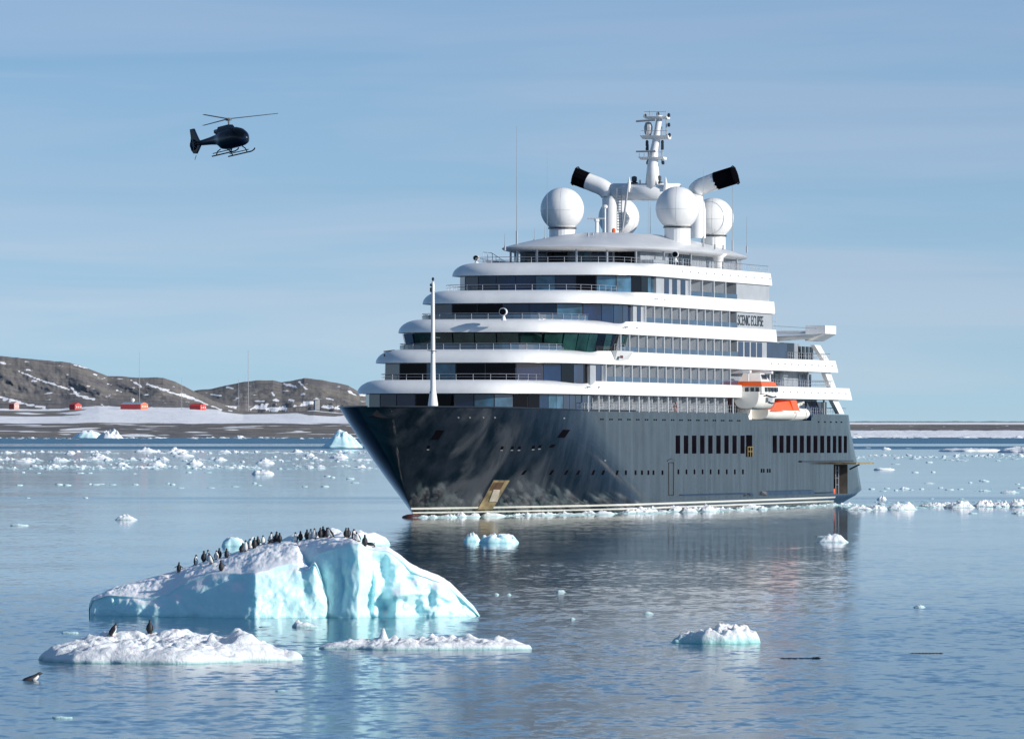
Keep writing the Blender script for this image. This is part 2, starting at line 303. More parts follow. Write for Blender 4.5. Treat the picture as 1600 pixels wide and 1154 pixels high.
# ------------------------------------------------------------------ land: beach, snow shelf, hills
def land_material():
    m = bpy.data.materials.new('rock_and_snow'); m.use_nodes = True; t = m.node_tree; b = t.nodes['Principled BSDF']; L = t.links.new
    at_ = t.nodes.new('ShaderNodeAttribute'); at_.attribute_name = 'snow'
    g = t.nodes.new('ShaderNodeNewGeometry')
    nz = t.nodes.new('ShaderNodeTexNoise'); nz.inputs['Scale'].default_value = .02; nz.inputs['Detail'].default_value = 8; nz.inputs['Roughness'].default_value = .62; L(g.outputs['Position'], nz.inputs[0])
    n2 = t.nodes.new('ShaderNodeTexNoise'); n2.inputs['Scale'].default_value = .005; n2.inputs['Detail'].default_value = 3; L(g.outputs['Position'], n2.inputs[0])
    cr = t.nodes.new('ShaderNodeValToRGB'); cr.color_ramp.elements[0].position = .35; cr.color_ramp.elements[0].color = (.135, .128, .13, 1)
    cr.color_ramp.elements[1].position = .65; cr.color_ramp.elements[1].color = (.235, .215, .205, 1); L(nz.outputs[0], cr.inputs[0])
    c2 = t.nodes.new('ShaderNodeMix'); c2.data_type = 'RGBA'; c2.inputs[7].default_value = (.26, .235, .19, 1); L(cr.outputs[0], c2.inputs[6])
    mr = t.nodes.new('ShaderNodeMapRange'); mr.inputs[1].default_value = .45; mr.inputs[2].default_value = .65; mr.inputs[4].default_value = .6; L(n2.outputs[0], mr.inputs[0]); L(mr.outputs[0], c2.inputs[0])
    # crisp snow edges: attribute plus fine noise, thresholded
    s = t.nodes.new('ShaderNodeMath'); s.operation = 'MULTIPLY_ADD'; s.inputs[1].default_value = .5; L(nz.outputs[0], s.inputs[0])
    s0 = t.nodes.new('ShaderNodeMath'); s0.operation = 'SUBTRACT'; s0.inputs[1].default_value = .25; L(at_.outputs['Fac'], s0.inputs[0]); L(s0.outputs[0], s.inputs[2])
    st = t.nodes.new('ShaderNodeMapRange'); st.inputs[1].default_value = .46; st.inputs[2].default_value = .54; L(s.outputs[0], st.inputs[0])
    mx = t.nodes.new('ShaderNodeMix'); mx.data_type = 'RGBA'; L(st.outputs[0], mx.inputs[0]); L(c2.outputs[2], mx.inputs[6]); mx.inputs[7].default_value = (.90, .90, .91, 1)
    L(mx.outputs[2], b.inputs['Base Color']); b.inputs['Roughness'].default_value = .9; b.inputs['Specular IOR Level'].default_value = .1
    bn = t.nodes.new('ShaderNodeBump'); bn.inputs['Distance'].default_value = 6; bn.inputs['Strength'].default_value = .8; L(nz.outputs[0], bn.inputs['Height']); L(bn.outputs[0], b.inputs['Normal'])
    return m
M['land'] = land_material()
RIDGE1 = [(-2650, 676), (-2100, 655), (-1500, 622), (-1000, 588), (-300, 548), (0, 556), (30, 559), (62, 562), (110, 566), (150, 580), (168, 587), (190, 588), (215, 590), (235, 589), (255, 590), (275, 597), (290, 604), (305, 612), (330, 624), (350, 634), (372, 640), (400, 644), (700, 652), (1300, 659.3), (2600, 659.3)]
RIDGE2 = [(-2650, 676), (-900, 650), (200, 640), (270, 618), (310, 609), (330, 607), (350, 603), (375, 597), (400, 594), (426, 594), (440, 597), (455, 595), (475, 590), (500, 593), (520, 597), (545, 602), (562, 613), (600, 628), (650, 642), (750, 652), (900, 657), (1300, 658.3), (2600, 658.4)]
SHELF = [(-2650, 678), (-1800, 655), (-900, 632), (0, 640), (60, 641), (95, 640.5), (125, 637.5), (155, 635.5), (190, 636.5), (250, 637), (300, 638), (340, 640), (380, 645), (440, 644), (490, 641), (530, 645), (620, 650), (800, 656), (1340, 659.5), (2600, 659.5)]
def seg(p, a, b):
    ax, ay = a; bx, by = b; dx, dy = bx - ax, by - ay
    t = max(0, min(1, ((p[0] - ax) * dx + (p[1] - ay) * dy) / (dx * dx + dy * dy))); return math.hypot(p[0] - ax - dx * t, (p[1] - ay - dy * t) * 1.5)
STREAK = [((30, 580), (70, 596), 4), ((70, 596), (108, 608), 5), ((112, 606), (120, 616), 5), ((120, 617), (146, 624), 6), ((0, 566), (8, 568), 4), ((0, 620), (30, 628), 7), ((15, 627), (70, 636), 6),
          ((205, 594), (220, 603), 5), ((230, 600), (262, 610), 6), ((262, 611), (300, 623), 5), ((183, 610), (190, 612), 4), ((124, 572), (136, 575), 3), ((147, 584), (151, 586), 4), ((116, 570), (120, 571), 3),
          ((283, 616), (300, 620), 5), ((300, 622), (325, 632), 5), ((332, 634), (345, 640), 4), ((330, 616), (345, 618), 4), ((355, 605), (364, 607), 4), ((445, 600), (462, 604), 6), ((468, 597), (478, 607), 5),
          ((425, 613), (428, 617), 4), ((430, 624), (433, 626), 7), ((452, 625), (458, 626), 6), ((395, 626), (412, 627), 4), ((545, 611), (554, 616), 6), ((510, 622), (520, 624), 4), ((395, 637), (445, 638), 9), ((410, 632), (430, 633), 7),
          ((460, 634), (490, 630), 8), ((475, 628), (488, 628), 5), ((506, 636), (530, 638), 7), ((357, 641), (362, 642), 3), ((205, 621), (209, 625), 3), ((158, 631), (162, 633), 3), ((237, 636), (246, 638), 4), ((42, 578), (48, 579), 4), ((105, 585), (112, 586), 3), ((168, 600), (174, 601), 3)]
def build_land():
    NX = 1150
    PX = [-2650 + 60 * i for i in range(43)] + [-70 + 1.0 * i for i in range(680)] + [612 + 1700 * i / 426 for i in range(427)]
    specs = []
    for j in range(19): specs.append(('beach', j / 18))
    for j in range(12): specs.append(('shelf', (j + 1) / 12))
    for j in range(44): specs.append(('h1', (j + 1) / 44))
    for j in range(40): specs.append(('h2', (j + 1) / 40))
    rows = []; snow = []
    for kind, t in specs:
        row = []
        for i in range(NX):
            px = PX[i]
            beach = 661.5 + 1.2 * noise.noise(Vector((px * .01, 0, 0))) if px < 900 else 663.0
            if px < -900: beach = lerp(beach, 680, sm(-900, -2600, px) if px > -2600 else 1)
            base = 683.0; sh = interp(SHELF, px, 1); r1 = interp(RIDGE1, px, 1); r2 = interp(RIDGE2, px, 1)
            nn = noise.fractal(Vector((px * .03, t * 3, 5.1)), 1, 2, 5)
            if kind == 'beach': D = 9000 + 500 * t; py = lerp(base, beach, t ** .8)
            elif kind == 'shelf': D = 9500 + 900 * t; py = lerp(beach, sh, t)
            elif kind == 'h1':
                D = 10400 + 1300 * t; py = lerp(sh, min(r1, sh - .5) + .9 * noise.fractal(Vector((px * .05, 0, 1)), 1, 2, 4), t ** .85)
                D += 130 * noise.fractal(Vector((px * .02 + t * 1.2, t * 2.5, 2.)), 1, 2, 5) * math.sin(math.pi * t)
            else:
                D = 11700 + 1500 * t
                top = min(r2, 658) + .8 * noise.fractal(Vector((px * .05, 0, 9)), 1, 2, 4)
                pv = min(r1, sh - .5) + .9 * noise.fractal(Vector((px * .05, 0, 1)), 1, 2, 4) + 6
                py = lerp(max(pv, top) if t < .2 else max(sh, top), top, t ** .8) if t > .1 else pv
                D += 130 * noise.fractal(Vector((px * .02 + 7, t * 2.5, 2.)), 1, 2, 5) * math.sin(math.pi * t)
            p = at(px, py, D)
            if kind == 'beach' and t == 0: p.z = -1
            row.append(p)
            # snow amount
            s = 0.0
            if kind == 'shelf':
                s = 1.0 if 0.02 < t else .6
                if px > 900: s = 1.0
                if .5 < t < .95: s = lerp(s, .42 + .7 * noise.noise(Vector((px * .02, t * 6, 3))), 1 - sm(90, 165, px + 30 * noise.noise(Vector((t * 5, px * .02, 1)))))
                if .62 < t < .95: s = lerp(s, .15, sm(455, 480, px + (t - .8) * 90) * (1 - sm(520, 560, px - (t - .8) * 90)))
                if t > .86: s = lerp(s, .1, sm(330, 360, px) * (1 - sm(470, 490, px)))
            elif kind == 'beach':
                s = .22 + .95 * noise.fractal(Vector((px * .012, t * 11, 8.)), 1, 2, 3)
                if px > 900: s = (.80 if t < .45 else .2) + .5 * noise.fractal(Vector((px * .06, t * 14, 8.)), 1, 2, 3)
            else:
                s = .20 + .42 * noise.fractal(Vector((px * .045, py * .16, 4.)), .9, 2, 4)
                for a, b_, w in STREAK:
                    if abs(px - (a[0] + b_[0]) / 2) < 60:
                        d = seg((px, py), a, b_)
                        s = max(s, 1.0 - .5 * d / (w * .36) + .62 * noise.fractal(Vector((px * .10, py * .30, 0)), .8, 2, 4))
                if px > 1300: s = .3
            snow.append(max(0, min(1, s)))
        rows.append(row)
    # a back slope so the hills are solid from behind
    rows.append([Vector((p.x * 1.1, 15500, -5)) for p in rows[-1]]); snow += [0.2] * NX
    mb = MB(); mb.grid(rows); o = mb.build('hills', M['land'], recalc=False, smooth=True)
    if sum(p.normal.z for p in o.data.polygons) < 0: o.data.flip_normals()
    a = o.data.attributes.new('snow', 'FLOAT', 'POINT'); a.data.foreach_set('value', snow)
    tag(o, kind='structure'); return o
hills = build_land()
def land_z(px, py, D): return at(px, py, D)

M['hutred'] = mat('red_hut_paint', (.55, .045, .04), .5); M['hutdark'] = mat('dark_red_hut_wall', (.30, .035, .04), .6); M['hutorange'] = mat('orange_hut_end', (.85, .16, .06), .5)
M['hutpink'] = mat('pale_pink_paint', (.6, .36, .33), .6); M['hutroof'] = mat('blue_grey_roof', (.22, .30, .38), .4); M['concrete'] = mat('weathered_concrete', (.42, .43, .42), .8, var=.2, vs=.2)
def hut(px0, px1, pxe, ybase, ytop, D, label, long_m, end_m, roof_m, group=None, arched=False):
    s = D / F; w = (px1 - px0) * s; h = (ybase - ytop) * s; c = at((px0 + px1) / 2, ybase, D)
    e = empty('station_hut', c); tag(e, label, 'hut', group)
    xe = (pxe - (px0 + px1) / 2) * s; x0, x1 = -w / 2, w / 2
    d = min(14, w * .5); hw = h * .72
    # long wall seen obliquely, end wall turned to the sun
    b = MB(); A = (x0, 5, 0); B_ = (xe, 0, 0); C_ = (x1, 5, 0); D_ = ((x0 + x1 - xe), 12, 0)
    for p, q in ((A, B_), (B_, C_), (C_, D_), (D_, A)):
        b.mi = 0 if (p is A or p is C_) else 1
        b.quad(p, q, (q[0], q[1], hw), (p[0], p[1], hw))
    up = lambda p, z: (p[0], p[1], z)
    r0 = ((A[0] + D_[0]) / 2, (A[1] + D_[1]) / 2, h); r1 = ((B_[0] + C_[0]) / 2, (B_[1] + C_[1]) / 2, h)
    b.mi = 1; b.quad(up(B_, hw), up(C_, hw), r1, r1); b.quad(up(D_, hw), up(A, hw), r0, r0)
    b.build('wall', [long_m, end_m], e, recalc=False)
    r = MB(); o3 = lambda p, z: (p[0], p[1], z + .25)
    r.hexa([up(A, hw), up(B_, hw), r1, r0, o3(A, hw), o3(B_, hw), o3(r1, h), o3(r0, h)])
    r.hexa([up(C_, hw), up(D_, hw), r0, r1, o3(C_, hw), o3(D_, hw), o3(r0, h), o3(r1, h)])
    r.build('roof', roof_m, e)
    n = 3 if w < 30 else 4
    for i in range(n):
        t = (i + .7) / (n + .4); p = Vector(B_).lerp(Vector(C_), t); q = Vector(B_).lerp(Vector(C_), min(1, t + .12))
        k = MB(); k.hexa([(p.x, p.y - .3, hw * .42), (q.x, q.y - .3, hw * .42), (q.x, q.y, hw * .42), (p.x, p.y, hw * .42), (p.x, p.y - .3, hw * .7), (q.x, q.y - .3, hw * .7), (q.x, q.y, hw * .7), (p.x, p.y, hw * .7)])
        k.build('window', M['boatwhite'], e)
    return e
HG = 'red huts of the research station on the shore'
hut(108, 127.5, 117, 639.8, 629.3, 10350, 'small dark red hut standing alone left of the longest hut', M['hutdark'], M['hutred'], M['hutred'], HG)
h_ = hut(188, 231, 220, 639.0, 628.3, 10300, 'longest hut with dark red side, blue grey roof and bright orange end wall', M['hutdark'], M['hutorange'], M['hutroof'], HG)
hut(296, 322, 313, 640.8, 630.3, 10350, 'red hut on the snow below the second hill, rightmost of the huts', M['hutdark'], M['hutred'], M['hutred'], HG)
hut(13.5, 29.5, 22, 639.2, 627.3, 10350, 'faded pink and maroon hut at the left edge of the shore', M['hutdark'], M['hutpink'], M['hutpink'], HG)
# pale tower block with a snow drift near the bow
c = at(495, 640.5, 10350); s_ = 10350 / F
e = empty('concrete_shelter', c); tag(e, 'pale concrete block building with blue shaded side near the ship bow', 'building')
b = MB(); b.box(-2.5, 4, 0, 7, 0, 15); b.build('wall', M['concrete'], e)
b = MB(); b.box(-5, 2.5, -1, 8, 15, 16.2); b.build('roof', M['concrete'], e)
b = MB(); b.box(-4.6, -2.5, 1, 6, 0, 14.8); b.build('side_wall', M['hutroof'], e)
M['mastgrey'] = mat('thin_mast_grey', (.32, .33, .36), .5)
for px, yt, yb, r, lab in ((218, 549, 631, .34, 'thin lattice radio mast rising behind the longest hut'), (388, 547, 641, .42, 'tallest thin radio mast on the saddle between the hills'), (373, 592, 641, .30, 'short thin radio mast left of the tallest mast'), (284, 590, 640, .26, 'faint thin mast beside the rightmost red hut')):
    D = 10320; c = at(px, yb, D); H = (yb - yt) * D / F
    e = empty('radio_mast', c); tag(e, lab, 'radio mast', 'thin radio masts on the shore')
    b = MB(); b.tube([(0, 0, -1), (0, 0, H)], [r * 1.3, r * .8], 6); b.build('pole', M['mastgrey'], e)
    b = MB()
    for k in range(3): a = 2.1 * k + .4; b.tube([(0, 0, H * .7), (math.cos(a) * H * .25, math.sin(a) * H * .25, 0)], .05, 4)
    b.build('guy_wire', M['mastgrey'], e)
c = at(207.5, 628.5, 10340)
e = empty('radar_dome', c); tag(e, 'small white radar dome just behind the longest red hut', 'radar dome')
b = MB(); b.lathe((0, 0, 0), [(.6, -3), (.6, .5), (2.2, 1.6), (3.0, 3.2), (2.6, 4.9), (1.5, 6), (.1, 6.3)], 12); b.build('dome', M['boatwhite'], e, smooth=True)
b = MB(); b.lathe((0, 0, -3.5), [(1.2, 0), (.9, 3.2)], 8); b.build('pedestal', M['mastgrey'], e)

# ------------------------------------------------------------------ ice
def floe_mesh(w, d, h, seed, nr=10, na=28, rough=.6, lumps=2.5, flat=0.0, mb=None, c=(0, 0, 0), skirt=.4, tilt=0.0, cone=0.0, peaks=()):
    own = mb is None
    if own: mb = MB()
    rows = []
    for j in range(nr + 2):
        row = []
        for i in range(na):
            a = 2 * math.pi * i / na
            ro = 1 + .28 * noise.fractal(Vector((math.cos(a) * 1.4 + seed * 3.1, math.sin(a) * 1.4, seed)), 1, 2, 3)
            if j <= nr:
                r = j / nr; x = math.cos(a) * r * ro; y = math.sin(a) * r * ro
                nn = noise.fractal(Vector((x * lumps + seed * 7.7, y * lumps * d / w * 1.4, seed * 1.3)), .78, 2.2, 4 if nr < 30 else 7)
                pk = noise.noise(Vector((x * lumps * 1.9 + seed, y * lumps * 1.9, 4.4)))
                prof = (1 - r ** lerp(2.0, 6, flat)) ** lerp(1.0, .6, flat) if r < 1 else 0
                if cone: prof = lerp(prof, (1 - r) ** .85, cone)
                hh = lerp(.9, .5, flat) * (1 + rough * nn * .85 + rough * .7 * max(0, pk) ** 1.5) + tilt * x
                for pkx, pky, pr_, ph in peaks: hh += ph * math.exp(-((x - pkx) ** 2 * (w / d) ** 0 + (y - pky) ** 2 * (d / w) ** 1.2) / pr_ ** 2)
                z = h * max(.08, hh) * max(prof, .12 if r < 1 else 0.0)
                if r >= 1: z = -.02
                row.append(Vector((c[0] + x * w / 2, c[1] + y * d / 2, c[2] + z)))
            else:
                row.append(Vector((c[0] + math.cos(a) * ro * w * .46, c[1] + math.sin(a) * ro * d * .46, c[2] - skirt)))
        rows.append(row)
    n0 = mb.grid(rows, True)
    k = n0 + (len(rows) - 1) * na; mb.face([k + i for i in range(na)])
    return mb
def floe(name, px0, px1, y, ytop, label, cat='ice floe', group=None, seed=1, mat_='floe', depth=None, fine=False, **k):
    D = dist(y); s = D / F; w = (px1 - px0) * s; h = max(.05, (y - ytop) * s) * (.72 if px1 - px0 < 24 else 1); d = depth or w * .6
    kw = dict(nr=9, na=26) if not fine else dict(nr=44, na=150)
    kw.update(k)
    mb = floe_mesh(w, d, h, seed, **kw)
    o = mb.build(name, M[mat_], smooth=True); o.location = ((((px0 + px1) / 2) - 800) * (D + d / 2) / F, D + d / 2, 0)
    tag(o, label, cat, group); return o

# the big iceberg: two interpenetrating blocks in one mesh
AX = [ # px, front offset, lip y, lip offset, crest y, crest offset
 (139, 5.6, 952, 5.8, 948, 6.2), (143, 5.2, 939, 5.5, 935, 6.2), (170, 4.6, 930, 5.0, 920, 6.8), (200, 4.0, 934, 4.5, 911, 7.2), (235, 3.2, 937, 3.9, 902, 7.6), (262, 2.6, 930, 3.6, 895, 8), (290, 2.1, 911, 3.2, 887, 8),
 (325, 1.4, 899, 2.8, 876, 8), (350, .9, 896, 2.3, 869, 8), (378, .35, 899, 1.5, 859, 8), (398, 0, 899, .7, 852, 8), (435, .25, 887, 1.3, 846, 7.6), (452, .4, 884, 1.5, 845, 7), (465, .5, 885, 1.5, 848, 6),
 (474, .6, 889, 1.5, 868, 4), (482, .7, 892, 1.2, 889, 2), (487, .75, 884, 1.1, 883, 1.6), (492, .8, 879, 1.0, 878, 1.4), (498, .9, 890, 1.1, 888, 1.4), (506, 1.0, 918, 1.2, 915, 1.5), (513, 1.2, 950, 1.3, 948, 1.6), (517, 1.4, 966, 1.5, 965, 1.7)]
BX = [(455, 3.2, 905, 3.4, 850, 6), (466, 2.7, 893, 3.0, 845, 6), (480, 2.2, 884, 2.8, 842, 6), (496, 1.7, 867, 2.3, 840, 6), (520, 1.1, 859, 1.7, 838, 5.4), (550, .6, 848, 1.1, 838, 4.6), (562, .6, 850, .9, 845, 3.6), (568, .9, 854, 1.2, 851, 3.4),
 (580, 1.6, 858, 2.1, 853, 3.8), (607, 1.2, 861, 2.3, 855, 4), (622, 1.2, 872, 2.5, 864, 4), (640, 1.3, 889, 2.5, 878, 4), (658, 1.5, 900, 2.6, 889, 4), (685, 1.8, 909, 2.7, 898, 4.2), (703, 2.1, 919, 2.8, 909, 4.2), (721, 2.4, 936, 3.0, 927, 4.2),
 (739, 2.9, 952, 3.2, 945, 4.2), (747, 3.1, 960, 3.3, 956, 4.0), (752, 3.3, 967, 3.4, 966, 3.9)]
DENT = [(598, 893, 17, 20, .75), (603, 950, 10, 15, .8), (650, 950, 11, 12, .55), (638, 905, 10, 8, .5), (622, 930, 14, 5, -.35), (640, 925, 20, 5, -.3), (618, 948, 7, 16, -.3), (670, 930, 8, 25, .25), (535, 915, 5, 35, .22), (575, 945, 8, 14, .5), (585, 920, 4, 30, -.3), (668, 895, 10, 6, .3), (330, 930, 25, 20, .2), (180, 935, 3, 12, .2)]
def berg_block(tab, seed, D0, nx):
    x0, x1 = tab[0][0], tab[-1][0]; rows = []
    specs = [('f', j / 46) for j in range(47)] + [('t', (j + 1) / 40) for j in range(40)] + [('b', (j + 1) / 12) for j in range(12)]
    smt = []
    for i in range(nx):
        px = lerp(x0, x1, i / (nx - 1)); w = 2.2
        v = [0] * 6
        for k, wt in ((-1, .25), (0, .5), (1, .25)):
            for c in range(1, 6): v[c] += wt * interp(tab, px + k * w, c)
        smt.append((px, v))
    for kind, t in specs:
        row = []
        for px, v in smt:
            fo, ly, lo, cy, co = v[1:]
            if kind == 'f':
                tt = t; D = D0 + lerp(fo, lo, tt ** 2.2); yw = YH + F * (CH + .5) / D
                py = lerp(yw, ly, tt)
                if tt > .9: D += (tt - .9) * 1.0
            elif kind == 't': D = D0 + lerp(lo, co, t); py = lerp(ly, cy, math.sin(t * math.pi / 2) ** .9)
            else: D = D0 + co + 3.0 * t; py = None
            if kind == 'b':
                p = at(px, cy, D0 + co); p.y = D; p.z = lerp(p.z, -.6, t * t); p.x = (px - 800) / F * D
            else:
                p = at(px, py, D)
                nl = noise.fractal(Vector((p.x * .55 + seed, p.z * .8, p.y * .25 + seed)), 1, 2, 4)
                rdg = abs(noise.noise(Vector((p.x * .8 + p.z * .3, p.z * .35 - 4, seed))))
                if kind == 'f':
                    amp = .20 + (.28 if px > 572 and seed > 2 else 0)
                    dy = -nl * amp + rdg * .18
                    for cx_, cy_, rx, ry, dp in DENT:
                        q = ((px - cx_) / rx) ** 2 + ((py - cy_) / ry) ** 2
                        if q < 6: dy += dp * math.exp(-q)
                    dy += -.045 * noise.fractal(Vector((p.x * 2.2, p.z * 1.8, seed + 9)), .9, 2.1, 4) + .07 * max(0, .12 - abs(noise.noise(Vector((p.x * .9 - p.z * .55, p.z * .25, seed + 5))))) / .12 * (.5 + .5 * noise.noise(Vector((p.x, p.z, 2.))))
                    p.y += dy * sm(0, .15, 1 - t + .05)
                    p.x += .10 * noise.noise(Vector((p.z * 1.1, p.y * .5, p.x * .5)))
                    p.z += .06 * noise.noise(Vector((p.x * 2, 7, p.z * 2))) * t
                else:
                    k = math.sin(math.pi * min(1, t)) if t < .5 else 1 - .75 * (t - .5) * 2 * .9
                    fx = noise.fractal(Vector((p.x * 1.3, p.y * 1.1, seed)), .8, 2, 5)
                    p.z += (.10 * fx + .035 * noise.fractal(Vector((p.x * 5, p.y * 4, seed)), .7, 2, 4) + .06 * abs(noise.noise(Vector((p.x * .6, p.y * 1.3, 3.))))) * max(.25, k)
            row.append(p)
        rows.append(row)
    return rows
mb = MB(); D0 = 337.6
for tab, sd, nx in ((AX, 1.3, 300), (BX, 4.7, 260)):
    rows = berg_block(tab, sd, D0, nx); mb.grid(rows)
    # bottom closure well under water
berg = mb.build('iceberg', M['berg'], smooth=True, recalc=False)
if sum((p.normal.z + -p.normal.y) * p.area for p in berg.data.polygons) < 0: berg.data.flip_normals()
tag(berg, 'large turquoise and white iceberg with a sloping snowy top full of penguins', 'iceberg')

# rear bergs
floe('iceberg', 443, 604, 853, 816, 'white lumpy iceberg just behind the penguin covered one', 'iceberg', seed=3.3, mat_='berg', fine=True, lumps=2.2, rough=.42, flat=1.0, depth=7)
floe('ice_chunk', 345, 383, 853, 836, 'rounded bluish ice chunk behind the penguins on the ramp', 'ice chunk', seed=5.9, mat_='berg', nr=20, na=50, rough=.35, flat=.4, lumps=1.8)
floe('ice_chunk', 384, 412, 851, 839, 'small pale ice lump tucked behind the standing penguins', 'ice chunk', seed=6.1, mat_='berg', nr=14, na=36)
# front floes
ff = floe('ice_floe', 66, 440, 1036, 990, 'wide lumpy snow covered floe in the left foreground with two penguins', seed=2.35, fine=True, lumps=3.4, rough=.62, flat=1.0, depth=8.0, nr=80, na=260, peaks=[(-.55, .3, .25, .30), (-.1, .5, .3, .35), (.35, .5, .3, .25), (.42, -.1, .05, .45), (.62, 0, .09, .38), (.72, -.1, .14, .3), (-.9, 0, .1, .2), (-.3, -.3, .2, .15)])
floe('ice_floe', 509, 818, 1014.5, 993, 'long thin flat ice floe in front of the iceberg', seed=8.4, fine=True, lumps=7, rough=.8, flat=1.0, depth=3.4, nr=50, na=240, tilt=.06, peaks=[(-.42, 0, .035, .95), (.1, .1, .09, .5), (.28, .1, .06, .45), (.45, 0, .08, .35), (.78, 0, .12, .35), (-.3, .1, .06, .3)])
floe('ice_floe', 1050, 1180, 1005, 974, 'small green bottomed ice floe with a knobbly snow top', seed=11.7, mat_='greenfloe', nr=40, na=130, lumps=3.4, rough=.6, flat=.8, depth=2.2, tilt=.3, peaks=[(.3, 0, .12, .3)])
floe('ice_chunk', 752, 808, 848, 831, 'white ice chunk floating before the ship bow, larger of the pair', 'ice chunk', seed=12.1, mat_='berg', nr=22, na=60, rough=.6, flat=.6)
floe('ice_chunk', 724, 751, 845.5, 833, 'small rounded ice chunk left of the larger one before the bow', 'ice chunk', seed=13.6, mat_='berg', nr=16, na=40)
floe('ice_chunk', 1279, 1328, 847, 834, 'white ice chunk floating alone in front of the ship stern', 'ice chunk', seed=14.2, mat_='floe', nr=20, na=50, rough=.5)
floe('ice_chunk', 178, 215, 812, 804, 'low greyish ice chunk on calm water at left', 'ice chunk', seed=15.2)
floe('ice_chunk', 14, 46, 821, 817, 'thin flat white ice sliver near the left edge', 'ice chunk', seed=16.2, flat=1.0)
floe('ice_chunk', 393, 430, 741, 733, 'low white floe alone just in front of the brash ice band', 'ice chunk', seed=17.9, mat_='bergy', nr=16, na=40, flat=.5)
floe('ice_chunk', 454, 496, 979.5, 971, 'small peaked ice piece between the iceberg and the front floes', 'ice chunk', seed=18.3, nr=18, na=50, flat=.6, rough=1.0, tilt=-.4)
floe('ice_chunk', 404, 430, 979.5, 977, 'flat grey ice sliver just left of the small peaked piece', 'ice chunk', seed=19.3, flat=1.0)
floe('ice_chunk', 96, 124, 989, 985, 'flat grey ice sliver above the left end of the front floe', 'ice chunk', seed=20.3, flat=1.0)
floe('ice_chunk', 80, 112, 1121.5, 1117.5, 'half sunken pale ice sliver near the bottom left corner', 'ice chunk', seed=21.3, flat=1.0)
floe('ice_chunk', 1427, 1446, 949, 943, 'small white ice crumb on the open water at right', 'ice chunk', seed=22.3)
floe('ice_chunk', 1004, 1022, 959, 954, 'tiny white crumb left of the green bottomed floe', 'ice chunk', seed=23.3)
floe('ice_chunk', 868, 884, 925, 920, 'tiny ice crumb on the dark reflection of the hull', 'ice chunk', seed=24.3)
floe('ice_chunk', 772, 780, 929, 925, 'tiny ice bead right of the iceberg, left of a pair', 'ice chunk', seed=25.3)
floe('ice_chunk', 791, 799, 929.5, 925.5, 'tiny ice bead right of the iceberg, right of a pair', 'ice chunk', seed=26.3)
floe('ice_chunk', 890, 899, 967, 963, 'tiny ice bead above the right end of the thin floe', 'ice chunk', seed=27.3)
floe('ice_chunk', 430, 446, 1079, 1076, 'small grey ice scrap below the right end of the front floe', 'ice chunk', seed=28.3, flat=1.0)
floe('ice_chunk', 1276, 1290, 838, 836, 'faint ice scrap above the lone chunk by the stern', 'ice chunk', seed=29.1, flat=1.0)
# far bergs
o = floe('iceberg', 116, 166, 684.2, 670.2, 'deep blue domed berg grounded at the far shore', 'iceberg', seed=31.3, mat_='berg', nr=24, na=60, rough=.35, lumps=1.4)
o = floe('iceberg', 152, 193, 684.6, 672.5, 'white berg touching the blue domed berg at the far shore', 'iceberg', seed=32.3, mat_='bergy', nr=24, na=60, rough=.8, lumps=3)
o = floe('iceberg', 505, 566, 699.5, 669, 'pale blue cone shaped berg partly hidden by the ship bow', 'iceberg', seed=33.9, mat_='berg', nr=30, na=80, rough=.3, lumps=1.6, cone=.8)
floe('iceberg', 1466, 1558, 705, 697, 'low white tabular berg beyond the stern at right', 'iceberg', seed=34.9, mat_='bergy', nr=18, na=60, rough=.5, flat=1.0, lumps=4, depth=40)
floe('iceberg', 1560, 1640, 706.5, 697, 'low white berg cut by the right edge of the view', 'iceberg', seed=35.9, mat_='bergy', nr=18, na=60, rough=.5, flat=.7, lumps=4, depth=40)
floe('ice_chunk', 1377, 1392, 702, 697, 'small peaked white ice piece just right of the stern', 'ice chunk', seed=36.4, mat_='bergy')
floe('ice_chunk', 1363, 1399, 734, 729, 'thin white floe on calm water close to the stern platform', 'ice chunk', seed=37.4, mat_='bergy', flat=.8)
floe('ice_chunk', 1370, 1386, 780.5, 772.5, 'round white ice lump right behind the stern', 'ice chunk', seed=38.4, nr=12, na=30)
BL = [(1322, 1362, 796.5, 787, 'low rounded ice lump touching the stern waterline'), (1356, 1384, 796, 785, 'grey tinged ice lump right of the stern'), (1384, 1429, 796, 781, 'largest rounded lump of the row behind the stern'), (1452, 1478, 791, 783, 'flattish grey white lump in the middle of the right ice row'),
      (1480, 1523, 793, 778.5, 'broken white ridge of ice left of the tall spike'), (1522, 1552, 791, 776, 'pointed white ice spike in the right ice row'), (1550, 1580, 791, 780, 'low white ice mass right of the spike'), (1576, 1606, 791, 776, 'steep white ice block at the right edge of the row'), (1584, 1606, 802, 797, 'small grey ice piece under the right edge block'), (1566, 1588, 769.5, 765, 'thin white floe above the right ice row'),
      (1531, 1545, 767, 763, 'small flat floe above the spike'), (1446, 1458, 755, 752, 'tiny white piece on calm water right of the stern'), (1408, 1418, 763.5, 758.5, 'tiny peaked piece above the largest lump')]
for i, (a, b_, y, yt, lab) in enumerate(BL):
    floe('ice_chunk', a - 3, b_ + 3, y, lerp(y, yt, .62), lab, 'ice chunk', 'ice lumps drifting astern of the ship', seed=40.7 + i * 1.37, nr=20, na=50, rough=.9, lumps=2.4, flat=.15, mat_='floe')
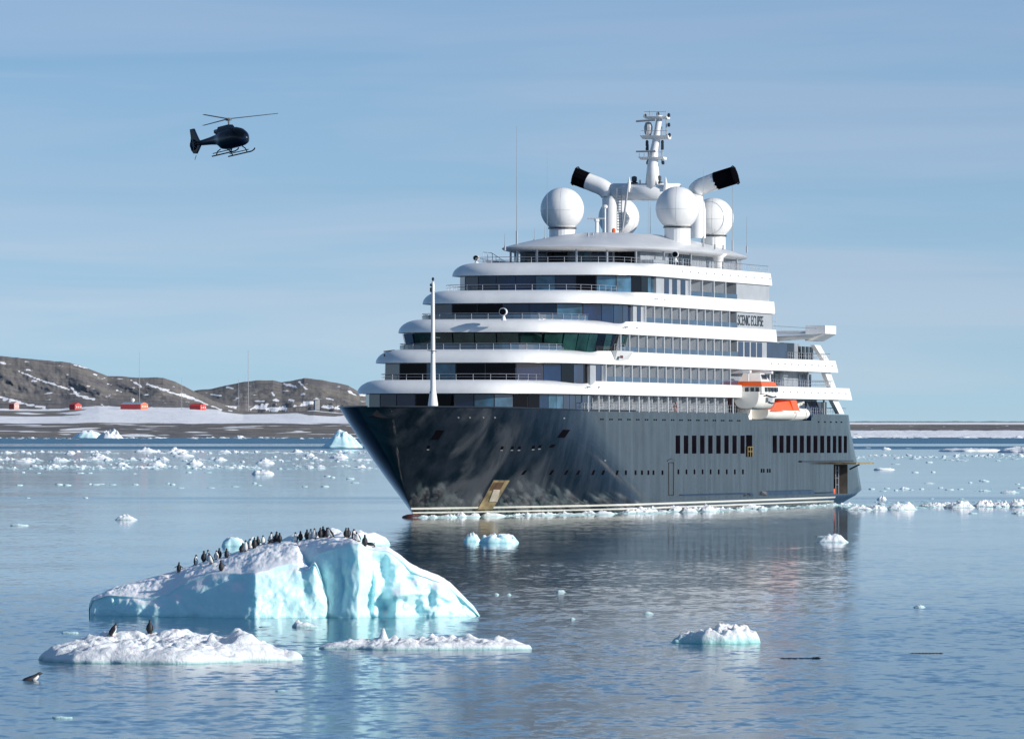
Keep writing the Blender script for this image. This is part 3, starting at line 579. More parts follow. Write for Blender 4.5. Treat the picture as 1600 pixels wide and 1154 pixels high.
# visible single pieces riding in the left brash band
BR = [(3, 20, 708), (100, 118, 709), (142, 160, 710.5), (210, 245, 706), (256, 292, 707), (340, 362, 706.5), (362, 374, 706.5), (455, 475, 707), (476, 492, 712), (20, 55, 722), (75, 110, 720), (130, 175, 718), (228, 262, 727), (290, 318, 725), (330, 356, 719), (268, 305, 713), (484, 500, 717), (515, 545, 715), (400, 430, 724), (180, 200, 726)]
BR.sort(key=lambda q: (q[2] > 711.5, q[0])); ORD = 'first second third fourth fifth sixth seventh eighth ninth tenth eleventh'.split()
random.seed(3)
for i, (a, b_, y) in enumerate(BR):
    floe('ice_chunk', a, b_, y, y - random.uniform(4, 7), ('%s lump from the left in the %s row of the brash band' % (ORD[i % 10], 'upper' if i < 9 else 'lower') if i < 9 else '%s lump from the left in the lower rows of the brash band' % ORD[i - 9]), 'ice chunk', 'larger lumps in the left brash band', seed=60.3 + i * 1.7, nr=12, na=30, mat_='bergy', rough=.8)
# scattered crumbs on the calm water
random.seed(5)
CR1 = [(30, 758), (92, 757), (105, 758), (140, 756), (150, 757), (158, 756), (176, 757), (212, 757), (262, 755), (270, 757), (282, 762), (330, 762), (367, 760), (398, 755), (405, 758), (508, 760), (44, 778), (134, 778), (512, 744), (520, 746), (548, 748), (555, 754), (476, 760), (210, 740), (295, 738), (36, 738), (60, 739), (125, 739), (140, 739), (325, 738)]
def ordinal(i):
    return ('first second third fourth fifth sixth seventh eighth ninth tenth eleventh twelfth thirteenth fourteenth fifteenth sixteenth seventeenth eighteenth nineteenth twentieth'.split())[i]
def row_labels(pts, cuts, names, where):
    lab = {}
    for k_, nme in enumerate(names):
        row = sorted([p for p in pts if cuts[k_] <= p[1] < cuts[k_ + 1]])
        for i, p in enumerate(row): lab[p] = 'tiny ice crumb on %s, %s row, %s from the left' % (where, nme, ordinal(i))
    return lab
LB1 = row_labels(CR1, (0, 750, 770, 900), ('upper', 'middle', 'lower'), 'calm water left of the ship')
for i, (x, y) in enumerate(CR1):
    w = random.uniform(7, 15) if y < 770 else 8
    floe('ice_crumb', x - w / 2, x + w / 2, y, y - random.uniform(1.5, 3.2), LB1[(x, y)], 'ice crumb', 'ice crumbs scattered on the calm left water', seed=100 + i * 1.9, nr=6, na=14, mat_='bergy', flat=.5)
CR2 = [(1400, 725), (1452, 722.5), (1400, 766), (1386, 763), (1424, 765), (1440, 764), (1470, 762), (1484, 765), (1500, 764), (1430, 738), (1458, 737.5), (1540, 752), (1516, 754), (1590, 756), (1596, 762), (1362, 764), (1380, 767), (1560, 782), (1456, 779), (1536, 751), (1502, 779), (1520, 802)]
LB2 = row_labels(CR2, (0, 745, 760, 770, 900), ('top', 'second', 'third', 'lowest'), 'calm water right of the stern')
for i, (x, y) in enumerate(CR2):
    w = random.uniform(7, 15)
    floe('ice_crumb', x - w / 2, x + w / 2, y, y - random.uniform(1.5, 3.2), LB2[(x, y)], 'ice crumb', 'ice crumbs scattered on the calm right water', seed=200 + i * 1.9, nr=6, na=14, mat_='bergy', flat=.5)

def brash(name, label, rects, seed):
    random.seed(seed); mb = MB()
    for (xa, xb, ya, yb, n, wmin, wmax, hr) in rects:
        for _ in range(n):
            x = random.uniform(xa, xb); y = random.uniform(ya, yb)
            cl = noise.noise(Vector((x * .02, y * .25, seed)))
            if cl < -.07: continue
            D = dist(y); s = D / F; w = random.uniform(wmin, wmax) ** 1.0 * s * (1.6 if random.random() < .08 else 1); h = w * random.choice((.05, .07, .1, .14, .24)) * hr * random.uniform(.7, 1.2)
            floe_mesh(w, w * random.uniform(1, 2.5), h, random.random() * 90, nr=4, na=10, rough=.7, lumps=1.6, mb=mb, c=((x - 800) * D / F, D, 0), skirt=.2)
    o = mb.build(name, M['bergy'], recalc=True, smooth=False); tag(o, label, 'brash ice', kind='stuff'); return o
brash('brash_ice', 'wide band of white brash ice drifting left of the ship', [(-300, 1000, 705.5, 708.5, 900, 2, 12, 1.0), (-300, 1000, 709, 716, 380, 1.5, 6, 1), (-300, 1000, 717, 720, 1000, 2, 15, 1.0), (-300, 900, 720, 728, 560, 1.5, 8, 1), (-300, 900, 728, 732.5, 1500, 2, 15, .9), (-300, 900, 731.5, 734, 300, 2, 9, .7)], 11)
brash('brash_ice', 'band of white brash ice on the water beyond the stern at right', [(1200, 1950, 710, 714, 420, 2, 12, .9), (1200, 1950, 714, 718, 500, 2, 10, .8), (1250, 1950, 716, 720, 120, 6, 22, .5), (1250, 1950, 699, 702, 40, 4, 14, .6)], 12)
brash('brash_ice', 'thin line of white ice along the far shore', [(-300, 700, 683.3, 685.4, 300, 3, 12, .8), (1150, 1950, 683.3, 684.2, 300, 4, 14, .8)], 13)
brash('brash_ice', 'loose broken bits of ice around the lumps astern', [(1330, 1950, 781, 789, 160, 3, 14, .7), (1315, 1460, 789, 797, 190, 4, 18, .8), (1440, 1950, 786, 792, 420, 4, 24, .8), (1340, 1950, 762, 768, 110, 2, 6, .5)], 14)

# ------------------------------------------------------------------ the ship
TA = math.atan(3387 / F); SA, CA = math.sin(TA), math.cos(TA)
B0 = (-152 / 15.11, F / 15.11)
TR = .0014
ship = empty('expedition_cruise_ship', (B0[0], B0[1], 0), math.pi / 2 - TA)
tag(ship, 'large dark hulled cruise ship with stacked white decks and domes lying in icy water', 'cruise ship')
def P(s, w, z): return Vector((s, -w, z - TR * s))
def s_at(x, w=10.9):
    k = (x - 800) / F
    return (k * (B0[1] - w * SA) - B0[0] - w * CA) / (SA - k * CA)
def zpx(x, y, w=10.9):      # height of the point on plane w seen in pixel
    s = s_at(x, w); Y = B0[1] + s * CA - w * SA
    return CH + (YH - y) * Y / F + TR * s
def pbox(mb, s0, s1, w0, w1, z0, z1):
    mb.hexa([P(s0, w0, z0), P(s1, w0, z0), P(s1, w1, z0), P(s0, w1, z0), P(s0, w0, z1), P(s1, w0, z1), P(s1, w1, z1), P(s0, w1, z1)])
HB = 10.75
def ztop(s):
    z = 11.36 - .2 * sm(-5, 30, s) - .08 * sm(60, 120, s)
    z -= .75 * (sm(91.6, 92.4, s) - sm(120.6, 121.4, s)); return z
def hull_sn(z): return -13.6 * (max(z, 0) / 11.3) ** .97 if z > 0 else .6 * -z
def hull_s1(z): return 50 - 21 * max(0, z) / 11.3
def hull_w(s, z):
    zz = max(0, min(1, z / 11.3)); sn = hull_sn(z); s1 = hull_s1(z)
    if s <= sn: return 0
    t = min(1, (s - sn) / (s1 - sn))
    p = lerp(1.55, 2.0, zz); q = lerp(1.02, 2.05, zz ** 1.1)
    w = HB * (1 - (1 - t) ** p) ** (1 / q)
    w -= 1.0 * sm(126, 152, s)
    if z < 1.2: w -= .5 * (1.2 - z) * sm(118, 150, s) * 2
    return max(0, w)
SEND = [(-1.5, 134), (0, 139), (.8, 143.5), (1.9, 149.6), (5.0, 147.0), (7.2, 144.8), (9.0, 142.8), (11.5, 141.3)]
DS0, DS1, DZ0, DZ1 = s_at(1306), s_at(1329), 1.5, 5.05
zl = [-1.5, -.7, 0, .4, .8, 1.2, DZ0, 1.9, 2.6, 3.4, 4.2, DZ1, 5.8, 6.6, 7.4, 8.2, 9.0, 9.8, 10.4, 11.36]
ncol_b = 54
comm = sorted([51 + i * 3.6 for i in range(11)] + [91.6, 92.4, 94, 97, 100, 104, 108, 112, 116, 120.6, 121.4, 124, 128, DS0, DS1])
def hull_row(z, side):
    row = []; sn = hull_sn(z)
    top = z > 11.3
    for i in range(ncol_b):
        t = (i / ncol_b) ** 1.7; s = sn + (51 - sn) * t
        zz = min(z, ztop(s)); row.append(P(s, side * hull_w(s, z), zz))
    for s in comm:
        zz = min(z, ztop(s)); row.append(P(s, side * hull_w(s, zz), zz))
    se = interp(SEND, z, 1)
    for t in (.4, .8, .95, 1.0):
        s = lerp(DS1, se, t); zz = min(z, ztop(s)); ww = hull_w(s, z) - (.35 if t == 1 else (.08 if t == .95 else 0))
        row.append(P(s, side * ww, zz))
    return row
mb = MB()
for side in (1, -1):
    rows = [hull_row(z, side) for z in zl]; m = len(rows[0]); n0 = len(mb.v)
    for r in rows: mb.v += [tuple(p) for p in r]
    ci = [i for i, s in enumerate(comm)]
    dcol = ncol_b + comm.index(DS0); drows = (zl.index(DZ0), zl.index(DZ1))
    for i in range(len(rows) - 1):
        for j in range(m - 1):
            if side == 1 and j == dcol and drows[0] <= i < drows[1]: continue
            mb.face((n0 + i * m + j, n0 + i * m + j + 1, n0 + (i + 1) * m + j + 1, n0 + (i + 1) * m + j))
pr_ = [hull_row(z, 1)[-1] for z in zl]; st_ = [hull_row(z, -1)[-1] for z in zl]
mb.grid([pr_, st_])
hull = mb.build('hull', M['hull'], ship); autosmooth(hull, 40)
# main deck just below the bulwark top
mb = MB(); rp = []; rs = []
for i in range(60):
    s = -13.2 + (141 + 13.0) * i / 59; w = max(0, hull_w(s, 10.2) - .15) ; zz = 10.25 - .0; rp.append(P(s, w, zz)); rs.append(P(s, -w, zz))
mb.grid([rp, rs]); mb.build('main_deck', M['grey'], ship)
# capping rail of the bulwark at the bow
mb = MB(); pts = []
for side in (1, -1):
    pts = []
    for i in range(70):
        s = -13.6 + (45 + 13.6) * (i / 69) ** 1.7; pts.append(P(s, side * hull_w(s, 11.36), ztop(s) + .03))
    mb.tube(pts, .09, 5)
mb.build('bulwark_cap', M['dark'], ship)
# recess of the open shell door and what is seen inside
mb = MB(); w0 = hull_w(DS0, 3) ; 
a = [P(DS0, w0, DZ0), P(DS1, w0 - .1, DZ0), P(DS1, w0 - .1, DZ1), P(DS0, w0, DZ1)]; bq = [P(DS0, w0 - 5, DZ0), P(DS1, w0 - 5, DZ0), P(DS1, w0 - 5, DZ1), P(DS0, w0 - 5, DZ1)]
for i in range(4):
    j = (i + 1) % 4; mb.quad(a[i], a[j], bq[j], bq[i])
mb.quad(*bq)
mb.build('marina_bay', mat('marina_bay_paint', (.16, .14, .12), .6, var=.35), ship, recalc=False)
mb = MB()
for sx in (DS0 + 1.0, DS0 + 3.2, DS0 + 4.6): mb.tube([P(sx, w0 - .6, DZ0), P(sx, w0 - .6, DZ1 - .2)], .08, 6)
for zz in (2.6, 3.4, 4.3): mb.tube([P(DS0 + 3.2, w0 - .6, zz), P(DS0 + 4.6, w0 - .6, zz)], .07, 6)
mb.build('bay_ladder', M['steel'], ship)
mb = MB(); mb.box(0, .6, 0, .4, 0, .6); 
o = mb.build('life_jacket_rack', M['orange'], ship); o.location = P(DS0 + 2.0, w0 - .5, DZ0 + .02)
mb = MB(); mb.lathe((0, 0, 0), [(.3, 0), (.42, .3), (.42, 1.1), (.2, 1.3)], 10); o = mb.build('hose_reel', M['black'], ship, smooth=True); o.location = P(DS0 + 3.2, w0 - 1.0, DZ0 + .6)
# opened shell door folded up and out
mb = MB(); pbox(mb, DS0 - .3, DS1 + 1.2, w0 - .1, w0 + 2.9, DZ1 + .05, DZ1 + .25); mb.build('shell_door', M['gold'], ship)
mb = MB(); pbox(mb, s_at(1252), DS1 + 1.2, w0 - .3, w0 + .35, DZ1 + .32, DZ1 + .50)  # shadow streak of the open door built as a dark bar along the hinge
mb.tube([P(DS1 + .8, w0 - .05, DZ1 - .6), P(DS1 + .8, w0 + 1.2, DZ1)], .1, 6); mb.build('door_hinge_and_shadow', M['dark'], ship)
# hull windows
def hull_panel(name, x, y0, y1, wpx, m, proud=.03, shear=0.0):
    s0, s1 = s_at(x), s_at(x + wpx); za, zb_ = zpx(x, y1), zpx(x, y0); k = MB()
    def q(s, z, pr): return P(s, hull_w(s, z) + pr, z)
    k.hexa([q(s0, za, -.05), q(s1, za, -.05), q(s1, za, proud), q(s0, za, proud), q(s0 + shear, zb_, -.05), q(s1 + shear, zb_, -.05), q(s1 + shear, zb_, proud), q(s0 + shear, zb_, proud)])
    return k.build(name, m, ship)
M['hullwin'] = mat('hull_window_glass', (.005, .004, .007), .4, var=.3, spec=.0)
for i in range(9): hull_panel('hull_window', 1058 + i * 12.65 - .12 * i * (i - 8) * .15, 680 + i * .02, 708.3, 6.4 - i * .06, M['hullwin'])
for i in range(12): hull_panel('hull_window', 1209.5 + i * 10.62, 680 + i * .06, 707.2, 5.9 - i * .05, M['hullwin'])
dr = hull_panel('pilot_door', 1168, 679.5, 713.5, 9, M['black'], .02)
k = MB()
for xx in (1169, 1173, 1176.5): k.tube([P(s_at(xx), hull_w(60, 6) + .12, zpx(xx, 713)), P(s_at(xx), hull_w(60, 6) + .12, zpx(xx, 697.5))], .05, 5)
for yy in (698, 705): k.tube([P(s_at(1169), hull_w(60, 6) + .12, zpx(1169, yy)), P(s_at(1176.5), hull_w(60, 6) + .12, zpx(1176, yy))], .05, 5)
o = k.build('safety_gate', mat('brass_yellow', (.45, .33, .15), .4, metal=.5), dr)
for i in range(9): hull_panel('porthole', 1061 + i * 12.6, 733, 740.5, 1.9, M['hullwin'])
for x in (865, 891, 906, 919, 936, 948, 966, 979, 994, 1004, 1014, 1022, 1036): hull_panel('porthole', x, 734.5, 741.5, 2.2, M['hullwin'], shear=.25 if x < 970 else 0)
for x in (1191, 1194.5, 1200.5, 1204): hull_panel('porthole', x, 732, 738, 1.7, M['hullwin'])
hull_panel('mooring_port', 886, 671, 683.5, 8.5, M['black'], shear=1.1); hull_panel('fairlead', 880, 694, 699, 4.5, M['black'], shear=.5)
M['chrome'] = mat('bright_fairlead_metal', (.6, .6, .58), .25, metal=.7)
# dark scuppers below the rail
k = MB(); x = 940
while x < 1160:
    for d in (0, 3.2):
        s0 = s_at(x + d); s1 = s_at(x + d + 1.9); zz = 10.15; 
        k.hexa([P(s0, hull_w(s0, zz) - .05, zz), P(s1, hull_w(s1, zz) - .05, zz), P(s1, hull_w(s1, zz) + .02, zz), P(s0, hull_w(s0, zz) + .02, zz), P(s0, hull_w(s0, zz) - .05, zz + .16), P(s1, hull_w(s1, zz) - .05, zz + .16), P(s1, hull_w(s1, zz) + .02, zz + .16), P(s0, hull_w(s0, zz) + .02, zz + .16)])
    x += 14.5 - (x - 900) * .008
for x in (1280, 1290, 1300, 1310, 1320): 
    s0 = s_at(x); s1 = s_at(x + 2); zz = 10.1; pbox(k, s0, s1, hull_w(s0, zz) - .1, hull_w(s0, zz) + .02, zz, zz + .16)
k.build('scupper_row', M['black'], ship)
# points on the flared bow found by looking along a ray at the finished hull
bv = BVHTree.FromObject(hull, bpy.context.evaluated_depsgraph_get())
Mi = (Matrix.Translation((B0[0], B0[1], 0)) @ Matrix.Rotation(math.pi / 2 - TA, 4, 'Z')).inverted()
def on_hull(px, py, lift=.03):
    o_ = Mi @ Vector((0, 0, CH)); d_ = (Mi @ at(px, py, 900)) - o_
    h, nrm, _, _ = bv.ray_cast(o_, d_.normalized())
    if h is None: return None
    if nrm.dot(d_) > 0: nrm = -nrm
    return h + nrm * lift
def hull_patch(name, pts, m, lift=.03, thick=.06, n=6):
    # a four cornered plate laid on the curved plating
    k = MB(); A, B_, C_, D_ = pts; rows = []; rows2 = []
    for i in range(n + 1):
        r = []; r2 = []
        for j in range(n + 1):
            u, v = i / n, j / n
            x = lerp(lerp(A[0], B_[0], u), lerp(D_[0], C_[0], u), v); y = lerp(lerp(A[1], B_[1], u), lerp(D_[1], C_[1], u), v)
            r.append(on_hull(x, y, lift)); r2.append(on_hull(x, y, lift - thick))
        rows.append(r); rows2.append(r2)
    if any(p is None for r in rows for p in r): return None
    k.grid(rows); k.grid(rows2)
    for e_, e2 in ((rows[0], rows2[0]), (rows[-1], rows2[-1]), ([r[0] for r in rows], [r[0] for r in rows2]), ([r[-1] for r in rows], [r[-1] for r in rows2])): k.grid([e_, e2])
    return k.build(name, m, ship)
hull_patch('mooring_port', [(674, 686), (685, 686), (694, 672), (682, 672)], M['black'])
hull_patch('mooring_port', [(556, 687), (561, 694), (566, 697), (561, 688)], M['black'], .03)
ap = hull_patch('anchor_pocket', [(746, 795), (769, 795), (796, 750), (771, 750)], M['gold'], .04)
a2 = hull_patch('anchor', [(764, 765), (780, 765), (787, 753), (771.5, 753)], mat('anchor_dark_brown', (.09, .05, .025), .6, var=.5, vs=1.5), .08)  # dark brown plate for the anchor, mottled by noise
a3 = hull_patch('anchor_shank', [(763, 782), (776, 782), (780, 764), (770, 764)], mat('anchor_worn_grey', (.45, .40, .32), .5, var=.3), .14, .1)
for x, y in ((669, 699), (784, 700), (800, 700), (811, 700), (833, 699), (843, 698)):
    hull_patch('fairlead', [(x - 2.5, y + 2), (x + 1.5, y + 2), (x + 3, y - 3), (x - .5, y - 3)], M['black'], .03)
    hull_patch('fairlead_lip', [(x - 3.0, y + 3.6), (x + .8, y + 3.6), (x + 1.4, y + 2), (x - 2.4, y + 2)], M['chrome'], .06)
for x, y in ((734, 652), (755, 652), (773, 652), (716, 652), (881, 653), (945, 719)):
    hull_patch('hull_light', [(x - 1.2, y + 1), (x + 1.2, y + 1), (x + 1.2, y - 1), (x - 1.2, y - 1)], M['chrome'], .05)
# draught marks: short strokes near the stem and amidships
k = MB()
# name on the bow, faint raised letters are too worn to read; long fender strakes low on the side
mb = MB()
for x0, x1, ya, yb, d in ((1062, 1166, 771, 776, .30), (1166, 1174, 769, 776.5, .45), (1192, 1268, 766, 775, .55), (1268, 1303, 768, 772, .3)):
    s0, s1 = s_at(x0), s_at(x1); w_ = hull_w(s0, 2) - .2
    z0, z1 = zpx(x0, yb), zpx(x0, ya)
    mb.hexa([P(s0, w_, z0 + .3), P(s1, w_, z0 + .3), P(s1, w_ + d + .2, z0 + .1), P(s0 + .8, w_ + d + .2, z0 + .1), P(s0, w_, z1), P(s1, w_, z1), P(s1, w_ + d * .8 + .2, z1 - .15), P(s0 + .8, w_ + d * .8 + .2, z1 - .15)])
mb.build('fender_strake', M['hull'], ship)
# gangway door outline, raised frame
mb = MB(); s0, s1 = s_at(1047), s_at(1054.5); w_ = hull_w(s0, 4)
for a_, b_ in (((s0, 1.9), (s0, 5.5)), ((s1, 1.9), (s1, 5.5)), ((s0, 1.9), (s1, 1.9)), ((s0, 5.5), (s1, 5.5)), ((s0 - .6, 5.7), (s0 + 1, 5.95)), ((s0 + 1, 5.95), (s1 + .6, 5.7))): mb.tube([P(a_[0], w_ + .02, a_[1]), P(b_[0], w_ + .02, b_[1])], .05, 4)
mb.build('door_frame', M['hull'], ship)
# bulb
mb = MB(); rows = []
for i in range(9):
    a = math.pi * i / 8; rows.append([P(-.2 - 1.0 * math.cos(a), 1.15 * math.sin(a) * math.cos(b * math.pi / 6) - .2, -.05 + .42 * math.sin(a) * math.sin(b * math.pi / 6)) for b in range(12)])
mb.grid(rows, True); mb.build('bulbous_bow', M['rust'], ship, smooth=True)

# --- deck outlines
def arc_outline(s1, D, b, n, send, e=0.0, step=1.0, seff=None):
    pts = []
    K = 240
    for i in range(K + 1):
        th = math.pi / 2 * i / K; pts.append((s1 - (D - e) * math.cos(th) ** (2 / n), (b - e) * math.sin(th) ** (2 / n)))
    pts.append((send, b - e))
    L_ = [0]
    for i in range(1, len(pts)): L_.append(L_[-1] + math.hypot(pts[i][0] - pts[i - 1][0], pts[i][1] - pts[i - 1][1]))
    n_ = max(8, int(L_[-1] / step)); out = []; j = 0
    for i in range(n_ + 1):
        t = L_[-1] * i / n_
        while j < len(L_) - 2 and L_[j + 1] < t: j += 1
        f = (t - L_[j]) / max(1e-9, L_[j + 1] - L_[j]); out.append((lerp(pts[j][0], pts[j + 1][0], f), lerp(pts[j][1], pts[j + 1][1], f)))
    return out
BANDS = [ # s1, D, b, n, aft end, z bottom, height, aft rake
    (29.2, 23.2, 11.2, 4.0, 138.6, 12.87, 1.42, 1.2),
    (32.4, 19.2, 11.2, 4.0, 131.8, 16.14, 1.42, 1.2),
    (42.7, 22.5, 11.2, 4.0, 103.2, 19.45, 1.42, .3),
    (46.8, 16.7, 11.2, 4.0, 102.3, 22.72, 1.42, .3),
    (52.9, 10.8, 11.2, 3.6, 101.0, 26.00, 1.42, .6)]
def full(out): return [(s, -w) for s, w in out[::-1][:-1]] + out
def normals(loop):
    ns = []
    for i in range(len(loop)):
        a = loop[max(0, i - 1)]; b = loop[min(len(loop) - 1, i + 1)]; dx, dy = b[0] - a[0], b[1] - a[1]; l = math.hypot(dx, dy)
        ns.append((dy / l, -dx / l) if True else 0)
    return ns    # towards the outside is determined by sign below
def band(k):
    s1, D, b, n, se, z0, h, rake = BANDS[k]
    loop = full(arc_outline(s1, D, b, n, se)); nn = normals(loop)
    rows = []
    prof = [(0, .0)] + [(1 - math.cos(p * math.pi / 2 / 9), math.sin(p * math.pi / 2 / 9)) for p in range(1, 10)]
    E0 = 2.3
    for (s, w), (nx, ny) in zip(loop, nn):
        # inward direction: towards the axis / aft
        ix, iy = -nx, -ny
        if ix * (70 - s) + iy * (0 - w) < 0: ix, iy = nx, ny
        Ew = lerp(.05, E0, 1 - sm(s1 - 4.5, s1 + 2.5, s))
        row = []
        for q, (pi_, pz) in enumerate(prof):
            t = q / 9
            # a slab side is a straight wall; the front is a convex eyebrow
            zi = lerp(t, pz, 1 - sm(s1 - 4.5, s1 + 2.5, s)) * h
            ss = s + ix * pi_ * Ew
            if s > se - 6: ss -= rake * (zi / h) * ((s - (se - 6)) / 6)
            row.append(P(ss, w + iy * pi_ * Ew, z0 + zi))
        rows.append(row)
    mb = MB(); mb.grid(rows)
    m = len(rows); half = m // 2
    for col in (0, 9):
        mb.grid([[rows[half - i][col] for i in range(half + 1)], [rows[half + i][col] for i in range(half + 1)]])
    mb.grid([rows[0], rows[-1]])
    o = mb.build('deck_band', M['white'], ship); autosmooth(o, 38)
    return o
for k in range(5): band(k)

def wall_strip(name, pts, z0, z1, m, parent=ship):
    mb = MB(); mb.grid([[P(s, w, z0) for s, w in pts], [P(s, w, z1) for s, w in pts]]); return mb.build(name, m, parent, recalc=False)
def panel_on(name, p, q, z0, z1, m, proud=.05, lean=0.0, gap=.06, parent=ship):
    dx, dy = q[0] - p[0], q[1] - p[1]; l = math.hypot(dx, dy); nx, ny = dy / l, -dx / l
    if nx * (70 - p[0]) + ny * (0 - p[1]) > 0: nx, ny = -nx, -ny
    g = gap / l; a = (p[0] + dx * g, p[1] + dy * g); b = (q[0] - dx * g, q[1] - dy * g)
    k = MB(); o1 = proud; o2 = proud + lean
    k.hexa([P(a[0], a[1], z0), P(b[0], b[1], z0), P(b[0] + nx * o1, b[1] + ny * o1, z0), P(a[0] + nx * o1, a[1] + ny * o1, z0),
            P(a[0], a[1], z1), P(b[0], b[1], z1), P(b[0] + nx * o2, b[1] + ny * o2, z1), P(a[0] + nx * o2, a[1] + ny * o2, z1)])
    return k.build(name, m, parent)
random.seed(21)
LEVEL = []   # floor z, ceiling z
for k in range(5): LEVEL.append(((BANDS[k - 1][5] + .7) if k else 10.2, BANDS[k][5] + .06))
FRONTMIX = [['glassblue', 'glasspale', 'glass', 'glassblue', 'glasspale', 'glass', 'glassblue', 'glasspale', 'glassblue', 'glass'],
            ['glassblue', 'glasspale', 'glass', 'glassblue', 'glass', 'glassblue', 'glass', 'glassblue', 'glass', 'glassblue'],
            ['glassgreen'],
            ['glassblue', 'glass', 'glassblue', 'glasspale', 'glass', 'glassblue', 'glassblue', 'glass', 'glassblue', 'glass'],
            ['glasspale', 'glassblue', 'glass', 'glass', 'glassblue', 'glass', 'glassblue', 'glass', 'glasspale', 'glassblue']]
WIDTH = [2.0, 2.9, 2.3, 2.7, 2.9]
for k in range(5):
    s1, D, b, n, se, zb, h, rk = BANDS[k]; zf, zc = LEVEL[k]; e = .85
    ztopb = (BANDS[k - 1][5] + 1.42) if k else 11.25
    out_ = arc_outline(s1, D, b, n, s1 + .5, e=e, step=WIDTH[k])
    lo = full(out_); wall_strip('front_wall', [p for p in lo], zf, zc, M['dark'])
    zw0 = ztopb - .25; zw1 = zb - .12
    L_ = len(lo); lean = .45 if k == 2 else 0
    if k == 2: wall_strip('bridge_brow', [(s_ - .3, w_ * 1.02) for s_, w_ in lo], zb - .2, zb + .02, M['dark'])
    for i in range(L_ - 1):
        a, c = lo[i], lo[i + 1]
        if a[0] > s1 - 1.5 and a[1] < 0: continue
        mk = FRONTMIX[k][(i * 7 + i // 3) % len(FRONTMIX[k])] if k != 2 else ('glassgreen' if random.random() < .85 else 'glass')
        if a[1] < -8: mk = 'glassblue'
        o = panel_on('front_window', a, c, zw0, zw1, M[mk], .05, lean)
    # inner side walls, both sides, and the aft bulkhead
    e2 = 2.2; aft = {0: s_at(1300), 1: s_at(1285), 2: s_at(1274), 3: 101.6, 4: 100.2}[k]
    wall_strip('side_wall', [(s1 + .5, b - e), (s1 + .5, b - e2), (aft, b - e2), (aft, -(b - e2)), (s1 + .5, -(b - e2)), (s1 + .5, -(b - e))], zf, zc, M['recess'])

# balconies on the port side: white fin, grey door leaf, glass balustrade
def zb_top(k): return BANDS[k][5] + 1.42
def balcony_row(k, x0, x1, n, first_w=.0, rail=True):
    zf, zc = LEVEL[k]; z0 = zb_top(k - 1) if k else ztop(60) - .1
    sa_, sb_ = s_at(x0), s_at(x1); b = 11.2 if k else 10.95; zlow = zf + .05
    for i in range(n):
        u0 = lerp(sa_, sb_, i / n); u1 = lerp(sa_, sb_, (i + 1) / n); L_ = u1 - u0
        e = MB(); e.mi = 0
        pbox(e, u0 - .045, u0 + .045, b - 2.2, b - (.25 if k else .85), z0 - (.4 if k else 0), zc)      # divider
        e.mi = 1; pbox(e, u0 + .12 * L_, u0 + .40 * L_, b - 2.2, b - 2.12, z0 - .4, zc - .2)     # curtain / pale leaf
        e.mi = 2; pbox(e, u0 + .42 * L_, u0 + .92 * L_, b - 2.2, b - 2.14, z0 - .4, zc - .25)    # glass door
        e.mi = 0; pbox(e, u0 - .06, u0 + .06, b - .25, b - .12, z0 - .02, zc)            # outer post
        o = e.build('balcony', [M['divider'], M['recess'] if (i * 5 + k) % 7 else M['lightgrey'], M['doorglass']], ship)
        if rail:
            g = MB(); pbox(g, u0 + .08, u1 - .08, b - .2, b - .14, z0 + .01, z0 + .55); g.build('balustrade_glass', M['balglass'], o)
balcony_row(1, 945, 1151.5, 16)
balcony_row(2, 968, 1151.5, 14)
balcony_row(3, 1007, 1150.5, 11)
balcony_row(4, 1077, 1150, 4)
balcony_row(0, 921, 1161, 16, rail=False)
# grey aft walls flush with the bands
def side_panel(name, k, x0, x1, m, inset=.25, z0=None, z1=None):
    zf, zc = LEVEL[k]; mb = MB(); pbox(mb, s_at(x0), s_at(x1), 9.0, 11.2 - inset, z0 or zf, z1 or zc); return mb.build(name, m, ship)
side_panel('aft_wall', 4, 1150, 1201.5, M['lightgrey']); side_panel('aft_wall', 3, 1150.5, 1206, M['lightgrey'])
pw = side_panel('aft_wall', 2, 1151.5, 1198, M['lightgrey'], .3)
for x in (1153.5, 1163.5, 1173.5, 1183): 
    mb = MB(); pbox(mb, s_at(x), s_at(x + 7.2), 10.85, 10.95, zb_top(1) + .02, BANDS[2][5] - .15); mb.build('tall_window', M['glassblue'], ship)
pw = side_panel('front_pier', 4, 1028, 1078, M['lightgrey'], .5)
for x in (1040.5, 1053, 1066): 
    mb = MB(); pbox(mb, s_at(x), s_at(x + 7), 10.6, 10.75, zb_top(3) - .1, BANDS[4][5] - .15); mb.build('tall_window', M['glassblue'], ship)
side_panel('front_pier', 3, 992, 1008, M['lightgrey'], .5)
mb = MB(); pbox(mb, s_at(998), s_at(1003.5), 10.6, 10.75, zb_top(2) - .1, BANDS[3][5] - .15); mb.build('tall_window', M['glassblue'], ship)
side_panel('front_pier', 1, 925, 944, M['lightgrey'], .5)
mb = MB(); pbox(mb, s_at(934), s_at(942.5), 10.6, 10.75, zb_top(0) - .1, BANDS[1][5] - .15); mb.build('tall_window', M['glassblue'], ship)
